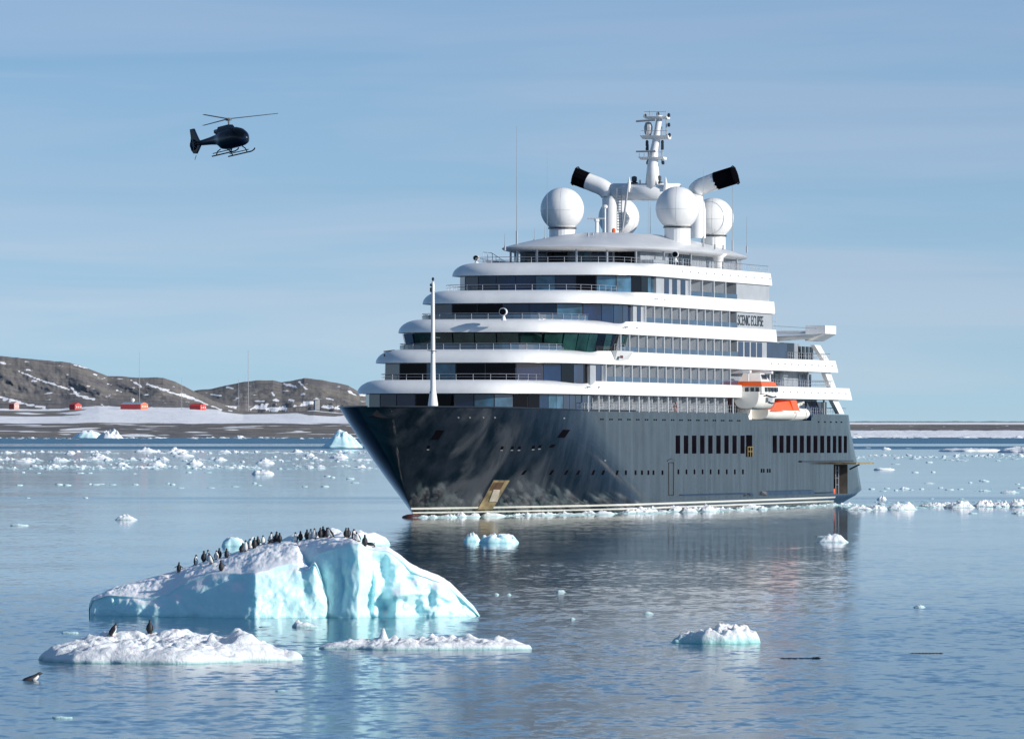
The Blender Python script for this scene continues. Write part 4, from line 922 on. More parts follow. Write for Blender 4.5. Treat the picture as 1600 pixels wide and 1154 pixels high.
# the ship's name in tall dark letters
def text_mesh(name, body, size, s, w, z, m, width=None, height=None):
    cu = bpy.data.curves.new(name, 'FONT'); cu.body = body; cu.size = size; cu.extrude = .02; cu.space_character = .95
    to = bpy.data.objects.new(name, cu); COL.objects.link(to); bpy.context.view_layer.update()
    me = bpy.data.meshes.new_from_object(to.evaluated_get(bpy.context.evaluated_depsgraph_get())); bpy.data.objects.remove(to)
    xs_ = [v.co.x for v in me.vertices]; ys_ = [v.co.y for v in me.vertices]
    sx = width / (max(xs_) - min(xs_)) if width else 1; sy = height / (max(ys_) - min(ys_)) if height else 1
    x0, y0 = min(xs_), min(ys_)
    for v in me.vertices: v.co.x = (v.co.x - x0) * sx; v.co.y = (v.co.y - y0) * sy
    me.materials.clear(); me.materials.append(m)
    o = bpy.data.objects.new(name, me); COL.objects.link(o); o.parent = ship; o.rotation_euler = (R(90), 0, 0); o.location = P(s, w, z); return o
text_mesh('ship_name', 'SCENIC ECLIPSE', 1, s_at(1151.8), 10.98, zb_top(2) + .30, M['dark'], width=s_at(1191.5) - s_at(1151.8), height=1.20)
# bridge wing on the port corner
mb = MB(); s0, s1_ = s_at(948), s_at(978)
mb.hexa([P(s0 + 1, 10.8, BANDS[1][5] - .02), P(s1_, 10.8, BANDS[1][5] - .02), P(s1_ - 3.5, 11.25, BANDS[1][5] + .45), P(s0 + 2, 11.25, BANDS[1][5] + .45), P(s0 + 1, 10.8, zb_top(1) + .05), P(s1_, 10.8, zb_top(1) + .05), P(s1_, 11.75, zb_top(1) + .05), P(s0 + 1, 11.75, zb_top(1) + .05)])
mb.build('bridge_wing', M['white'], ship)
o = text_mesh('navigation_light', 'I', 1, s_at(957), 11.78, zb_top(1) - .75, M['rust'], width=1.0, height=.3)

# railings along the tops of the bands
def railing(pts, z, hgt=.75, every=2, r=.02, mid=True, m='steel', name='railing', dense=0):
    mb = MB(); P3 = [P(s, w, z + hgt) for s, w in pts]; mb.tube(P3, r * 1.5, 4)
    if mid: mb.tube([P(s, w, z + hgt * .5) for s, w in pts], r * .8, 4)
    for i in range(0, len(pts), every): mb.tube([P(pts[i][0], pts[i][1], z - .05), P(pts[i][0], pts[i][1], z + hgt)], r, 4)
    return mb.build(name, M[m], ship)
for k in range(5):
    s1, D, b, n, se, zb, h, rk = BANDS[k]
    loop = [p for p in full(arc_outline(s1, D, b, n, s1 + 1, e=2.35, step=.9)) if True]
    send_x = s1 + (0 if k < 4 else 0)
    pts = [(p[0], p[1]) for p in loop]
    railing(pts, zb + h, .62, 2)
    g = MB(); g.grid([[P(s, w, zb + h - .02) for s, w in [(p[0] + .05, p[1] * .995) for p in pts]], [P(s, w, zb + h + .5) for s, w in [(p[0] + .05, p[1] * .995) for p in pts]]])
    if k in (1, 2, 4): g.build('glass_screen', M['balglass'], ship, recalc=False) if k != 4 else None
def straight(x0, x1, w=11.0, step=1.0):
    a, b = s_at(x0), s_at(x1); n = max(2, int((b - a) / step)); return [(lerp(a, b, i / n), w) for i in range(n + 1)]
railing(straight(1008, 1199), zb_top(4), .8, 1); railing([(64 + i * 3, -11.0) for i in range(13)], zb_top(4), .8, 1)
railing(straight(952, 968, 11.5), zb_top(1) + .05, .7, 1)
railing(straight(1200, 1300), zb_top(0), .8, 1); railing(straight(1230, 1296), zb_top(1), .8, 1)
railing(straight(912, 1166, 10.7), ztop(60) - .05, .85, 1); railing(straight(1273, 1334, 9.9), ztop(125) - .05, .85, 1)
for k, s_, z_ in ((0, 137.0, zb_top(0)), (1, 130.3, zb_top(1)), (2, 140.6, ztop(130))):
    railing([(s_, w) for w in range(-9, 10, 1)], z_, .8, 1)
# aft terraces: blue glazing, stair, raked white pillars
def aft_windows(k, xs_, m='glassblue', w=9.02):
    for xa, xb in xs_:
        mb = MB(); pbox(mb, s_at(xa, 9), s_at(xb, 9), w - .05, w + .04, LEVEL[k][0] + .2, LEVEL[k][1] - .3); mb.build('terrace_window', M[m], ship)
aft_windows(0, [(1236, 1243), (1244, 1251), (1252, 1259), (1260, 1267), (1268, 1275), (1276, 1283), (1284, 1291)])
aft_windows(1, [(1192, 1200), (1201, 1209), (1210, 1216), (1217, 1224), (1247, 1253), (1254, 1260), (1261, 1267)])
aft_windows(2, [(1247, 1251), (1253, 1257), (1259, 1263), (1265, 1270)], 'glass')
mb = MB(); pbox(mb, s_at(1198), s_at(1230), 10.8, 10.88, zb_top(1), BANDS[2][5] - .1); mb.build('glass_screen', M['glassblue'], ship)
mb = MB(); pbox(mb, s_at(1230, 10), s_at(1246, 10), 8.9, 9.6, LEVEL[2][0], LEVEL[2][1]); mb.build('dark_alcove', M['dark'], ship)
mb = MB()
for i in range(7): pbox(mb, s_at(1228) + i * .45, s_at(1228) + i * .45 + 3.2 - i * .2, 9.1, 10.0, zb_top(0) + .1 + .24 * i, zb_top(0) + .16 + .24 * i)
mb.build('stairs', M['lightgrey'], ship)
mb = MB()
pil = [((1275, 540), (1290, 561)), ((1291, 582), (1301, 605)), ((1303, 626), (1314, 645))]
for (xa, ya), (xb, yb) in pil:
    for sd in (1, -1):
        mb = MB()
        a0, a1 = s_at(xa), s_at(xa + 9); b0, b1 = s_at(xb), s_at(xb + 8); za, zb_ = zpx(xa, ya) + .1, zpx(xb, yb) - .1
        w0_, w1_ = (10.2, 10.7) if sd > 0 else (-10.7, -10.2)
        mb.hexa([P(b0, w0_, zb_), P(b1, w0_, zb_), P(b1, w1_, zb_), P(b0, w1_, zb_), P(a0, w0_, za), P(a1, w0_, za), P(a1, w1_, za), P(a0, w1_, za)]); mb.build('raked_pillar', M['white'], ship)
mb = MB()
for x in (1271,): mb.tube([P(s_at(x), 10.2, zb_top(0)), P(s_at(x), 10.2, BANDS[1][5])], .12, 6); mb.build('deck_post', M['grey'], ship); mb = MB()
for x in (1296,): mb.tube([P(s_at(x), 10.2, 10.4), P(s_at(x), 10.2, BANDS[0][5])], .12, 6)
mb.build('deck_post', M['grey'], ship)
# aft sun deck: cantilevered slab ending in a rounded white tub
zA = zpx(1215, 530); zB = zpx(1290, 524)
sA, sC = s_at(1200), s_at(1296, 11)
mb = MB()
for sgn in (1, -1):
    mb.hexa([P(sA, 0, 19.3), P(sC, 0, 20.2), P(sC, sgn * 9.6, 20.25), P(sA, sgn * 9.6, 19.3), P(sA, 0, 19.9), P(sC, 0, 20.7), P(sC, sgn * 11.35, 20.9), P(sA, sgn * 11.1, 20.0)])
mb.build('sun_deck_slab', M['white'], ship)
for sgn in (1, -1):
    mb = MB(); s0, s1_ = s_at(1285, 11), s_at(1306, 11)
    loop = [(s0, 8.9), (s0, 11.35)] + [(s1_ - 1.6 + 1.6 * math.sin(math.pi / 2 * i / 5), 9.8 + 1.6 * math.cos(math.pi / 2 * i / 5)) for i in range(6)] + [(s1_, 8.9)]
    lo_ = [(s0 - .2 if i < 2 else min(s, s1_ - .8), w if w < 9 else 8.9 + (w - 8.9) * .35) for i, (s, w) in enumerate(loop)]
    n0 = mb.grid([[P(s, sgn * w, 19.9) for s, w in lo_], [P(s, sgn * w, 20.75) for s, w in loop], [P(s, sgn * w, 21.75) for s, w in loop]], True)
    m_ = len(loop); mb.face([n0 + i for i in range(m_)]); mb.face([n0 + 2 * m_ + i for i in range(m_)]); mb.build('sun_deck_end', M['white'], ship)
mb = MB(); pbox(mb, s1_ - .5, s1_ - .3, -8.9, 8.9, 20.2, 21.2); mb.build('sun_deck_bulwark', M['white'], ship)
railing(straight(1212, 1280, 10.6, step=3.5), 20.75, .6, 1, mid=False); railing(straight(1206, 1211.5), zb_top(3) - 3.27, 1.9, 2)
mb = MB(); pbox(mb, s_at(1213), s_at(1218), 8, 10, 20.2, 21.6); mb.build('deck_locker', M['dark'], ship)
# small round lights dotted along the bands
k = MB()
for kk, xs_ in ((4, [1066 + 12.4 * i for i in range(12)]), (0, [1213 + 10.8 * i for i in range(11)]), (1, [1205 + 10.5 * i for i in range(10)]), (3, (1023, 1026, 1038)), (2, (977, 980, 995)), (1, (965,)), (0, (918, 921, 936))):
    for x in xs_: pbox(k, s_at(x, 11.2), s_at(x + 1.4, 11.2), 11.1, 11.23, BANDS[kk][5] + .72, BANDS[kk][5] + .84)
k.build('band_light_row', M['grey'], ship)

# --- upper open deck and roof
zr = 29.25; zt = zb_top(4)
mb = MB(); mb.grid([[P(s, w, zt) for s, w in [(60, 7), (60, -7), (99, -8), (99, 8), (66, 8), (60, 7)]], [P(s, w, zr) for s, w in [(60, 7), (60, -7), (99, -8), (99, 8), (66, 8), (60, 7)]]])
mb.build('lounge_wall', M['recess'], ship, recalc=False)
for i in range(5):
    a = (59.9, -6.4 + i * 2.6); c = (59.9, -6.4 + (i + 1) * 2.6 - .2)
    panel_on('lounge_window', a, c, zt + .2, zr - .3, M[('glassblue', 'glass', 'glasspale', 'glassblue', 'glass')[i]], .05)
for i in range(3): panel_on('lounge_window', (68 + i * 3, 8.0), (70.6 + i * 3, 8.0), zt + .2, zr - .3, M['glass'], .05)
rows = []
RC, RD, RBm, Rn = 79.0, 30.5, 10.2, 2.6
for f_, z in ((.93, 28.95), (.99, 29.15), (1.0, 29.3), (.985, 29.42), (.9, 29.78), (.78, 30.25), (.62, 30.75), (.50, 31.1), (.42, 31.3), (.05, 31.35)):
    row = []
    for i in range(72):
        th = 2 * math.pi * i / 72; c_, s__ = math.cos(th), math.sin(th)
        row.append(P(RC - f_ * RD * math.copysign(abs(c_) ** (2 / Rn), c_), f_ * RBm * math.copysign(abs(s__) ** (2 / Rn), s__), z))
    rows.append(row)
mb = MB(); n0 = mb.grid(rows, True); mb.face([n0 + i for i in range(72)]); mb.face([n0 + 9 * 72 + i for i in range(72)])
roof = mb.build('canopy_roof', M['roofwhite'], ship); autosmooth(roof, 50)
for i in range(20):
    th = 2 * math.pi * (i + .5) / 20; c_, s__ = math.cos(th), math.sin(th)
    s = RC - .93 * RD * math.copysign(abs(c_) ** (2 / Rn), c_); w = .93 * RBm * math.copysign(abs(s__) ** (2 / Rn), s__)
    if s > 101: s = 100.5
    mb = MB(); mb.tube([P(s, w, zt - .1), P(s, w, 29.2)], .13, 6); mb.build('canopy_post', M['steel'], ship)
# radomes
def ray_s(x, w): return s_at(x, w)
def radome(x, ybase, r, s, w, name='radome', zc=None):
    e = empty(name, P(s, w, 0)); e.parent = ship
    zb_ = 30.6; z0 = zc - r * .98
    k = MB(); prof = []
    for i in range(25):
        a = -math.pi / 2 + .50 + (math.pi - .50) * i / 24; prof.append((max(.02, r * math.cos(a)), zc + r * math.sin(a)))
    k.lathe((0, 0, 0), prof, 40); o = k.build('dome_shell', M['white'], e, smooth=True)
    k = MB()
    for a in (0.2, 1.77, 3.34, 4.91):
        k.tube([(math.cos(a) * (r + .005) * math.cos(t), math.sin(a) * (r + .005) * math.cos(t), zc + (r + .005) * math.sin(t)) for t in [-1.05 + j * .13 for j in range(20)]], .009, 4)
    k.tube([(math.cos(a) * (r + .004), math.sin(a) * (r + .004), zc - .15) for a in [j * math.pi / 24 for j in range(49)]], .012, 4)
    k.build('dome_seam', M['lightgrey'], e)
    k = MB(); k.lathe((0, 0, 0), [(r * .60, zb_ - .6), (r * .60, z0 + .35), (r * .66, z0 + .42)], 24); k.build('pedestal', M['white'], e, smooth=False)
    k = MB(); k.lathe((0, 0, 0), [(r * .66, z0 + .2), (r * .66, z0 + .33)], 24); k.build('base_ring', M['dark'], e)
    return e
def locate(px, w, y=None):
    s = s_at(px, w); return s
def zat(s, w, y): return CH + (YH - y) * (B0[1] + s * CA - w * SA) / F + TR * s
sF = 75.8
wl = -6.6; sl_ = s_at(878.5, wl); wr = 6.9; sr_ = s_at(1058.5, wr)
radome(878, 0, 34.2 * 0.0727, sl_, wl, zc=zat(sl_, wl, 327)); radome(1058, 0, 34.2 * .0722, sr_, wr, zc=zat(sr_, wr, 325.5))
wl = -5.6; s3 = s_at(967, wl); wr = 6.0; s4 = s_at(1114.5, wr)
radome(967, 0, 32 * .0745, s3, wl, zc=zat(s3, wl, 340)); radome(1115, 0, 32 * .0740, s4, wr, zc=zat(s4, wr, 341))
# funnel arch with diverging exhausts
sM = 90.0
def fp(x, y, ds=0):      # point of the transverse arch plane s = sM + ds
    s = sM + ds; k_ = (x - 800) / F
    # X = B0x + s SA + w CA ; Y = B0y + s CA - w SA
    w = (k_ * (B0[1] + s * CA) - B0[0] - s * SA) / (CA + k_ * SA)
    return P(s, w, zat(s, w, y))
def bez(a, b, c, n=10): return [a * (1 - t) ** 2 + b * 2 * t * (1 - t) + c * t * t for t in [i / n for i in range(n + 1)]]
k = MB(); pts = [fp(954, 368), fp(954, 330)] + bez(fp(954, 318), fp(956, 296), fp(930, 288), 8) + [fp(918, 283)]
k.tube(pts, [.95] * 2 + [.98] * 9 + [.98], 24); fun = k.build('exhaust_funnel', M['white'], ship); autosmooth(fun, 50)
k = MB(); a_, b_ = fp(918, 283), fp(903, 277); k.tube([a_, b_], [1.0, 1.02], 12, cap=False); 
for i in range(8):
    an = i * math.pi / 4; 
k.tube([a_ + (b_ - a_) * .9, b_ + (b_ - a_) * .25], [1.03, 1.03], 12); k.build('exhaust_tip', M['black'], fun)
k = MB(); pts = [fp(1090, 372), fp(1090, 330)] + bez(fp(1090, 318), fp(1086, 300), fp(1104, 290), 8) + [fp(1120, 282.5)]
pts = [fp(1090, 372), fp(1090, 330)] + bez(fp(1088, 320), fp(1080, 300), fp(1096, 291), 8) + [fp(1119, 283)]
k.tube(pts, [.95] * 2 + [.98] * 9 + [1.02], 24); fun2 = k.build('exhaust_funnel', M['white'], ship); autosmooth(fun2, 50)
k = MB(); a_, b_ = fp(1118, 283), fp(1147, 274); k.tube([a_, b_], [1.05, 1.05], 12); k.build('exhaust_tip', M['black'], fun2)
for fn, (xa, ya), (xb, yb) in ((fun, (905, 277), (899, 275)), (fun2, (1143, 275.5), (1149, 273.5))):
    k = MB(); c1 = fp(xb, yb)
    ax = (fp(xb, yb) - fp(xa, ya)).normalized(); u = ax.cross(Vector((0, 0, 1))).normalized(); v = ax.cross(u)
    for i in range(-3, 4): k.tube([c1 + u * (i * .3) + v * -.95, c1 + u * (i * .3) + v * .95], .05, 4)
    k.tube([c1 + (u * math.cos(a) + v * math.sin(a)) * 1.1 for a in [j * math.pi / 8 for j in range(17)]], .07, 5); k.build('exhaust_grille', M['black'], fn)
# dark stripes (louvres) on exhaust
k = MB(); k.tube([fp(958, 300), fp(1062, 300)], 1.0, 20); 
cb = k.build('funnel_bridge', M['white'], ship, smooth=True)
k = MB()
for xa, xb in ((975, 1032),):
    a_, b_ = fp(xa, 293), fp(xb, 293); k.hexa([a_ + Vector((-.9, 0, -.6)), b_ + Vector((-.9, 0, -.6)), b_ + Vector((.9, 0, -.6)), a_ + Vector((.9, 0, -.6)), a_ + Vector((-.8, 0, .25)), b_ + Vector((-.8, 0, .25)), b_ + Vector((.8, 0, .25)), a_ + Vector((.8, 0, .25))])
k.build('mast_foundation', M['white'], ship)
k = MB()
for xa in (964, 971): k.tube([fp(xa, 360, -1.3), fp(xa, 294, -1.3)], .05, 4)
for i in range(16): y = 359 - i * 4.2; k.tube([fp(964, y, -1.3), fp(971, y, -1.3)], .04, 4)
k.tube([fp(972, 362, -1.4), fp(982, 285, -1.4)], .12, 6); k.build('ladder', M['lightgrey'], ship)
# main mast
def mz(y): return zat(sM, 0, y)
k = MB(); k.tube([fp(1020, 296), fp(1020, 258), fp(1021.5, 240), fp(1025, 222), fp(1027, 205), fp(1031, 180)], [.95, .66, .52, .46, .38, .34], 12)
mast = k.build('main_mast', M['white'], ship, smooth=True)
def plat(x0, x1, y, th, name='platform'):
    a_, b_ = fp(x0, y), fp(x1, y); k = MB(); t = th
    k.hexa([a_ + Vector((-.35, 0, -t)), b_ + Vector((-.35, 0, -t)), b_ + Vector((.7, 0, -t)), a_ + Vector((.7, 0, -t)), a_ + Vector((-.8, .2, 0)), b_ + Vector((-.8, 0, 0)), b_ + Vector((.8, 0, 0)), a_ + Vector((.8, .2, 0))]); o = k.build(name, M['white'], mast)
    k2 = MB(); k2.tube([a_ + Vector((-.8, 0, .55)), b_ + Vector((-.8, 0, .55))], .03, 4)
    for i in range(6): q = a_.lerp(b_, i / 5) + Vector((-.8, 0, 0)); k2.tube([q, q + Vector((0, 0, .55))], .025, 4)
    k2.build('platform_rail', M['lightgrey'], o); return o
plat(1002, 1039, 245.5, .3); plat(1005, 1046, 212, .4); plat(1010, 1044, 182.5, .25)
k = MB(); a_, b_ = fp(994, 189.6, -1), fp(1024, 187.4, -1); k.tube([a_, b_], .13, 6); k.build('radar_scanner', M['grey'], mast)
k = MB(); a_, b_ = fp(994, 236.8, -1), fp(1024, 236, -1); k.tube([a_, b_], .11, 6); k.build('radar_scanner', M['grey'], mast)
k = MB(); q = fp(1013, 196); k.lathe(q, [(.25, -1.2), (.45, -.9), (.5, -.2), (.35, .3), (.1, .4)], 10); k.tube([q, fp(1013, 211)], .12, 6); k.build('radar_unit', M['lightgrey'], mast)
k = MB()
for x, y0, y1 in ((1041, 212, 182), (1034, 212, 198), (1015.5, 181, 173), (1029, 179, 176), (1013, 245, 226), (1034, 245, 222), (1012, 246, 255), (1034, 246, 255)): k = MB(); k.tube([fp(x, y0), fp(x, y1)], .07, 5); k.build('mast_pole', M['lightgrey'], mast)
k = MB()
for x, y in ((1008, 181), (1045, 180), (1045, 195), (1046, 211), (1011, 222), (1011, 226), (1011, 232), (1035, 222), (1035, 227), (1035, 231), (1012, 254), (1036, 254), (1028, 178)): q = fp(x, y); k = MB(); k.lathe(q, [(.09, -.24), (.18, -.18), (.18, .08), (.09, .22)], 8); k.build('navigation_lamp', M['dark'], mast)
k = MB()
for x, y in ((991, 286), (1029, 285)): q = fp(x, y); k.lathe(q, [(.15, -.7), (.45, -.5), (.45, .05), (.2, .15), (.32, .25), (.32, .7), (.1, .8)], 10); k.build('horn', M['dark'], mast); k = MB()
k = MB(); k.tube([fp(1000, 290), fp(1000, 281)], [.16, .12], 6); k.build('beacon', M['boatwhite'], mast)
k = MB()
for x in (982, 1039): k.tube([fp(x, 300, -.8), fp(x + 1, 286, -.8), fp(x + 1, 276, -.8)], [.32, .2, .02], 6)
k.build('white_spur', M['white'], ship)
# roof aerials
def whip(x, y0, y1, w, r=.045, thick=.11):
    s = s_at(x, w); z0, z1 = zat(s, w, y0), zat(s, w, y1); s2 = s_at(x - .02 * (y0 - y1), w); k = MB()
    h_ = z1 - z0; k.tube([P(s, w, z0 - .3), P(s, w, z0 + h_ * .12)], thick, 6); k.tube([P(s, w, z0 + h_ * .12), P(s, w, z0 + h_ * .5), P(s, w, z1)], [r * 1.2, r, r * .5], 5)
    return k.build('whip_aerial', M['lightgrey'], ship)
whip(807.5, 383, 198, -5.5, .045); whip(855, 372, 232, -7, .02, .03); whip(789, 387, 364, -5, .05); whip(835, 376, 356, -6, .03); whip(851, 373, 352, -4, .03)
whip(1099, 384, 262, 8.6, .03); whip(1144.5, 388, 284, 8.8, .045); whip(1167, 391, 338, 8.0, .04); whip(1117, 385, 358, 9.2, .03); whip(1130, 386, 362, 9.2, .03); whip(1013, 361, 310, 2, .02, .03); whip(1016, 361, 306, 3, .02, .03)
k = MB(); w_ = -.5; s_ = s_at(932.5, w_); z_ = zat(s_, w_, 372)
k.tube([P(s_, w_, z_ - .5), P(s_, w_, zat(s_, w_, 346))], .2, 8); k.tube([P(s_, w_, zat(s_, w_, 346)), P(s_, w_, zat(s_, w_, 342))], .33, 8)
k.hexa([P(s_ - .15, w_ - 1.1, zat(s_, w_, 342.6)), P(s_ + .15, w_ - 1.1, zat(s_, w_, 342.6)), P(s_ + .15, w_ + 1.0, zat(s_, w_, 342.6)), P(s_ - .15, w_ + 1.0, zat(s_, w_, 342.6)), P(s_ - .15, w_ - 1.1, zat(s_, w_, 340.5)), P(s_ + .15, w_ - 1.1, zat(s_, w_, 340.5)), P(s_ + .15, w_ + 1.0, zat(s_, w_, 340.5)), P(s_ - .15, w_ + 1.0, zat(s_, w_, 340.5))])
k.build('roof_radar', M['white'], ship)
k = MB(); w_ = 0; s_ = s_at(945.5, w_); k.tube([P(s_, w_, zat(s_, w_, 366)), P(s_, w_, zat(s_, w_, 326))], .1, 6); k.lathe(P(s_, w_, zat(s_, w_, 326)), [(.1, 0), (.28, .1), (.28, .35), (.1, .45)], 10); k.build('satellite_dome_post', M['white'], ship)
k = MB(); w_ = 0; s_ = s_at(959, w_); k.lathe(P(s_, w_, zat(s_, w_, 362)), [(.22, -.2), (.22, .25), (.1, .4)], 8); k.build('warning_lamp', M['orange'], ship)
k = MB()
for x, y in ((919, 372), (926, 372)): s_ = s_at(x, 1); k.tube([P(s_, 1, zat(s_, 1, y + 4)), P(s_, 1, zat(s_, 1, y - 8))], .12, 6)
k.build('vent_pipe', M['lightgrey'], ship)
# white flared support under the roof at the starboard-aft... port quarter
s_ = s_at(1122, 9.3); k = MB(); k.lathe(P(s_, 9.3, 0), [(.42, zt - .1), (.45, zt + .8), (.62, zt + 1.4), (1.1, 29.25)], 16); k.build('roof_support', M['white'], ship, smooth=True)
# searchlights
def searchlight(x, y, w, r, facing=0):
    s = s_at(x, w); z = zat(s, w, y); e = empty('searchlight', P(s, w, z)); e.parent = ship; e.rotation_euler = (0, 0, facing)
    k = MB(); k.tube([(-.35, 0, 0), (-.1, 0, 0), (.3, 0, 0), (.5, 0, 0)], [r, r, r * .85, r * .4], 16); k.build('lamp_housing', M['white'], e)
    k = MB(); k.tube([(-.38, 0, 0), (-.352, 0, 0)], r * .82, 16); k.build('lens', M['glass'], e)
    k = MB(); k.tube([(0, 0, -r * 1.0), (0, 0, -r * 2.2)], [.12, .3], 8); k.build('stand', M['white'], e)
searchlight(787, 487, 3.5, .42, 0); searchlight(1055.5, 397.5, 10.2, .38, .1); searchlight(744.5, 403, -9.0, .33, .1)
# open air furniture on the top deck: slide frame at left
k = MB(); w_ = -8.5
for (xa, ya), (xb, yb) in (((755, 410), (755, 394)), ((762, 410), (762, 394)), ((770, 410), (769, 396)), ((755, 394), (768, 395)), ((768, 395), (788, 408)), ((775, 410), (775, 400))):
    sa_, sb_ = s_at(xa, w_), s_at(xb, w_); k.tube([P(sa_, w_, zat(sa_, w_, ya)), P(sb_, w_, zat(sb_, w_, yb))], .035, 4)
k.build('stair_rail', M['steel'], ship)
k = MB()
for a_, b_ in ((768, 790), (792, 806), (812, 826)): w_ = -7; pbox(k, s_at(a_, w_), s_at(b_, w_), w_ - .8, w_, zt, zt + .38)
k.build('deck_lounger_base', M['lightgrey'], ship)
k = MB(); s_ = s_at(1020, 9); pbox(k, s_at(1004, 8), s_at(1026, 8), 7.5, 9.3, zt, zt + .55); k.build('deck_bar', M['grey'], ship)
k = MB(); 
for x, y in ((607, 552), (612, 548), (616, 550), (601, 553), (609, 550)): s_ = s_at(x, -8.0); k.tube([P(s_, -8, zat(s_, -8, 556)), P(s_ + .1, -8, zat(s_, -8, y))], .12, 6)
k.tube([P(s_at(600, -8), -8, zat(s_at(600, -8), -8, 549)), P(s_at(616, -8), -8, zat(s_at(616, -8), -8, 547))], .07, 5); k.build('camera_cluster', M['dark'], ship)
# foremast
sm_, wm = 2.9, None
kx = (676.5 - 800) / F; wm = (kx * (B0[1] + sm_ * CA) - B0[0] - sm_ * SA) / (CA + kx * SA)
def fz(y): return zat(sm_, wm, y)
k = MB(); k.tube([P(sm_, wm, 10.2), P(sm_, wm, fz(630)), P(sm_, wm, fz(606)), P(sm_, wm, fz(560)), P(sm_, wm, fz(447)), P(sm_, wm, fz(440))], [.62, .52, .29, .24, .17, .14], 12)
fm = k.build('foremast', M['white'], ship, smooth=True)
k = MB(); k.tube([P(sm_, wm, fz(440)), P(sm_, wm, fz(433))], .05, 5); k.lathe(P(sm_, wm, fz(437)), [(.05, -.1), (.14, 0), (.14, .15), (.05, .25)], 8)
for y in (446, 452, 455, 614): k.lathe(P(sm_ - .2, wm - .15, fz(y)), [(.05, -.1), (.13, 0), (.13, .15), (.05, .2)], 8)
k.build('mast_lamp', M['dark'], fm)
k = MB(); k.tube([P(sm_, wm + .1, fz(527)), P(sm_, wm + .75, fz(527.5))], .05, 5); k.tube([P(sm_ - .3, wm - .5, fz(547)), P(sm_ - .3, wm + .5, fz(549))], .05, 5)
for i in range(40): y = 600 - i * 3.7; k.tube([P(sm_ - .05, wm + .14, fz(y)), P(sm_ - .05, wm + .26, fz(y))], .02, 4)
k.build('mast_step', M['steel'], fm)
# aft boat recess, davit arms
k = MB(); pbox(k, 91.8, 121.2, 8.3, 8.5, 9.6, 12.87); k.build('recess_back', M['recess'], ship)
k = MB(); pbox(k, s_at(1166), s_at(1182, 9), 9.2, 9.9, 10.3, 11.9); pbox(k, s_at(1186, 9.5), s_at(1192, 9.5), 8.6, 10, 10.3, 11.3); k.build('davit_machinery', M['boatwhite'], ship)
k = MB(); pbox(k, s_at(1180, 9.4), s_at(1193, 9.4), 9.3, 9.5, 10.35, 12.0); k.build('dark_opening', M['black'], ship)
k = MB()
for x in (1206, 1212): s_ = s_at(x, 11); k.hexa([P(s_, 9.5, 10.4), P(s_ + .9, 9.5, 10.4), P(s_ + .9, 11.0, 10.4), P(s_, 11.0, 10.4), P(s_, 9.5, 12.0), P(s_ + .9, 9.5, 12.0), P(s_ + .9, 11.0, 12.0), P(s_, 11.0, 12.0)])
k.build('davit_cradle', M['boatwhite'], ship)
k = MB(); s_ = s_at(1247, 10); k.tube([P(s_, 10, 10.4), P(s_, 10, 12.3), P(s_ + .5, 10.6, 12.5)], .14, 6); k.tube([P(s_ - 1, 10, 12.1), P(s_ + 1.6, 10, 12.3)], .16, 6); k.build('davit_crane', M['boatwhite'], ship)
for xa in (1156, 1190):
    k = MB(); s_ = s_at(xa, 11.0); k.hexa([P(s_, 9, 15.6), P(s_ + .7, 9, 15.7), P(s_ + .7, 12.2, 15.7), P(s_, 12.2, 15.7), P(s_, 9, 16.14), P(s_ + .7, 9, 16.14), P(s_ + .7, 12.2, 16.0), P(s_, 12.2, 16.0)])
    k.tube([P(s_ + .4, 11.9, 15.7), P(s_ + .4, 11.9, 14.5)], .08, 6); k.build('davit_arm', M['white'], ship)

# --- tender hanging in the davits, and the orange boat below
def boat_hull(name, L_, Bm, H_, m, parent, nose=.7, zoff=0):
    rows = []
    for i in range(17):
        t = i / 16; x = (t - .5) * L_; f = (1 - abs(2 * t - 1) ** 3.0) ** .6 if 0 < t < 1 else .0
        f = max(f, .82 if t < .5 else .03); wv = Bm / 2 * f
        keel = -H_ * (.55 + .45 * min(1, f * 1.2)); row = []
        for a in range(13):
            th = math.pi * a / 12; cc, ss = math.cos(th), math.sin(th)
            row.append(Vector((x, wv * math.copysign(abs(cc) ** .6, cc), zoff + keel * abs(ss) ** .8 + .12 * abs(2 * t - 1) ** 2)))
        rows.append(row)
    k = MB(); n0 = k.grid(rows)
    for r in (0, 16): k.face([n0 + r * 13 + a for a in range(13)])
    o = k.build(name, m, parent); autosmooth(o, 45); return o
def ship_world(s, w, z): return Matrix.Translation((B0[0], B0[1], 0)) @ Matrix.Rotation(math.pi / 2 - TA, 4, 'Z') @ P(s, w, z)
Lb = 8.8; sc_ = 87.3 + Lb / 2
e = empty('tender_boat', ship_world(sc_, 11.75, 13.45), math.pi / 2 - TA); tag(e, 'white tender boat with an orange roof stripe hanging from the ship side', 'tender boat')
boat_hull('hull', Lb, 3.7, 1.95, M['boatwhite'], e)
k = MB()
rows = [[(-Lb * .42, y, .1) for y in (-1.75, -1.6, 1.6, 1.75)], [(-Lb * .40, y, 1.0) for y in (-1.7, -1.5, 1.5, 1.7)]]
k.hexa([(-Lb * .46, -1.8, -.1), (Lb * .44, -1.7, -.1), (Lb * .44, 1.7, -.1), (-Lb * .46, 1.8, -.1), (-Lb * .46, -1.75, .75), (Lb * .36, -1.6, .75), (Lb * .36, 1.6, .75), (-Lb * .46, 1.75, .75)])
k.build('cabin', M['boatwhite'], e)
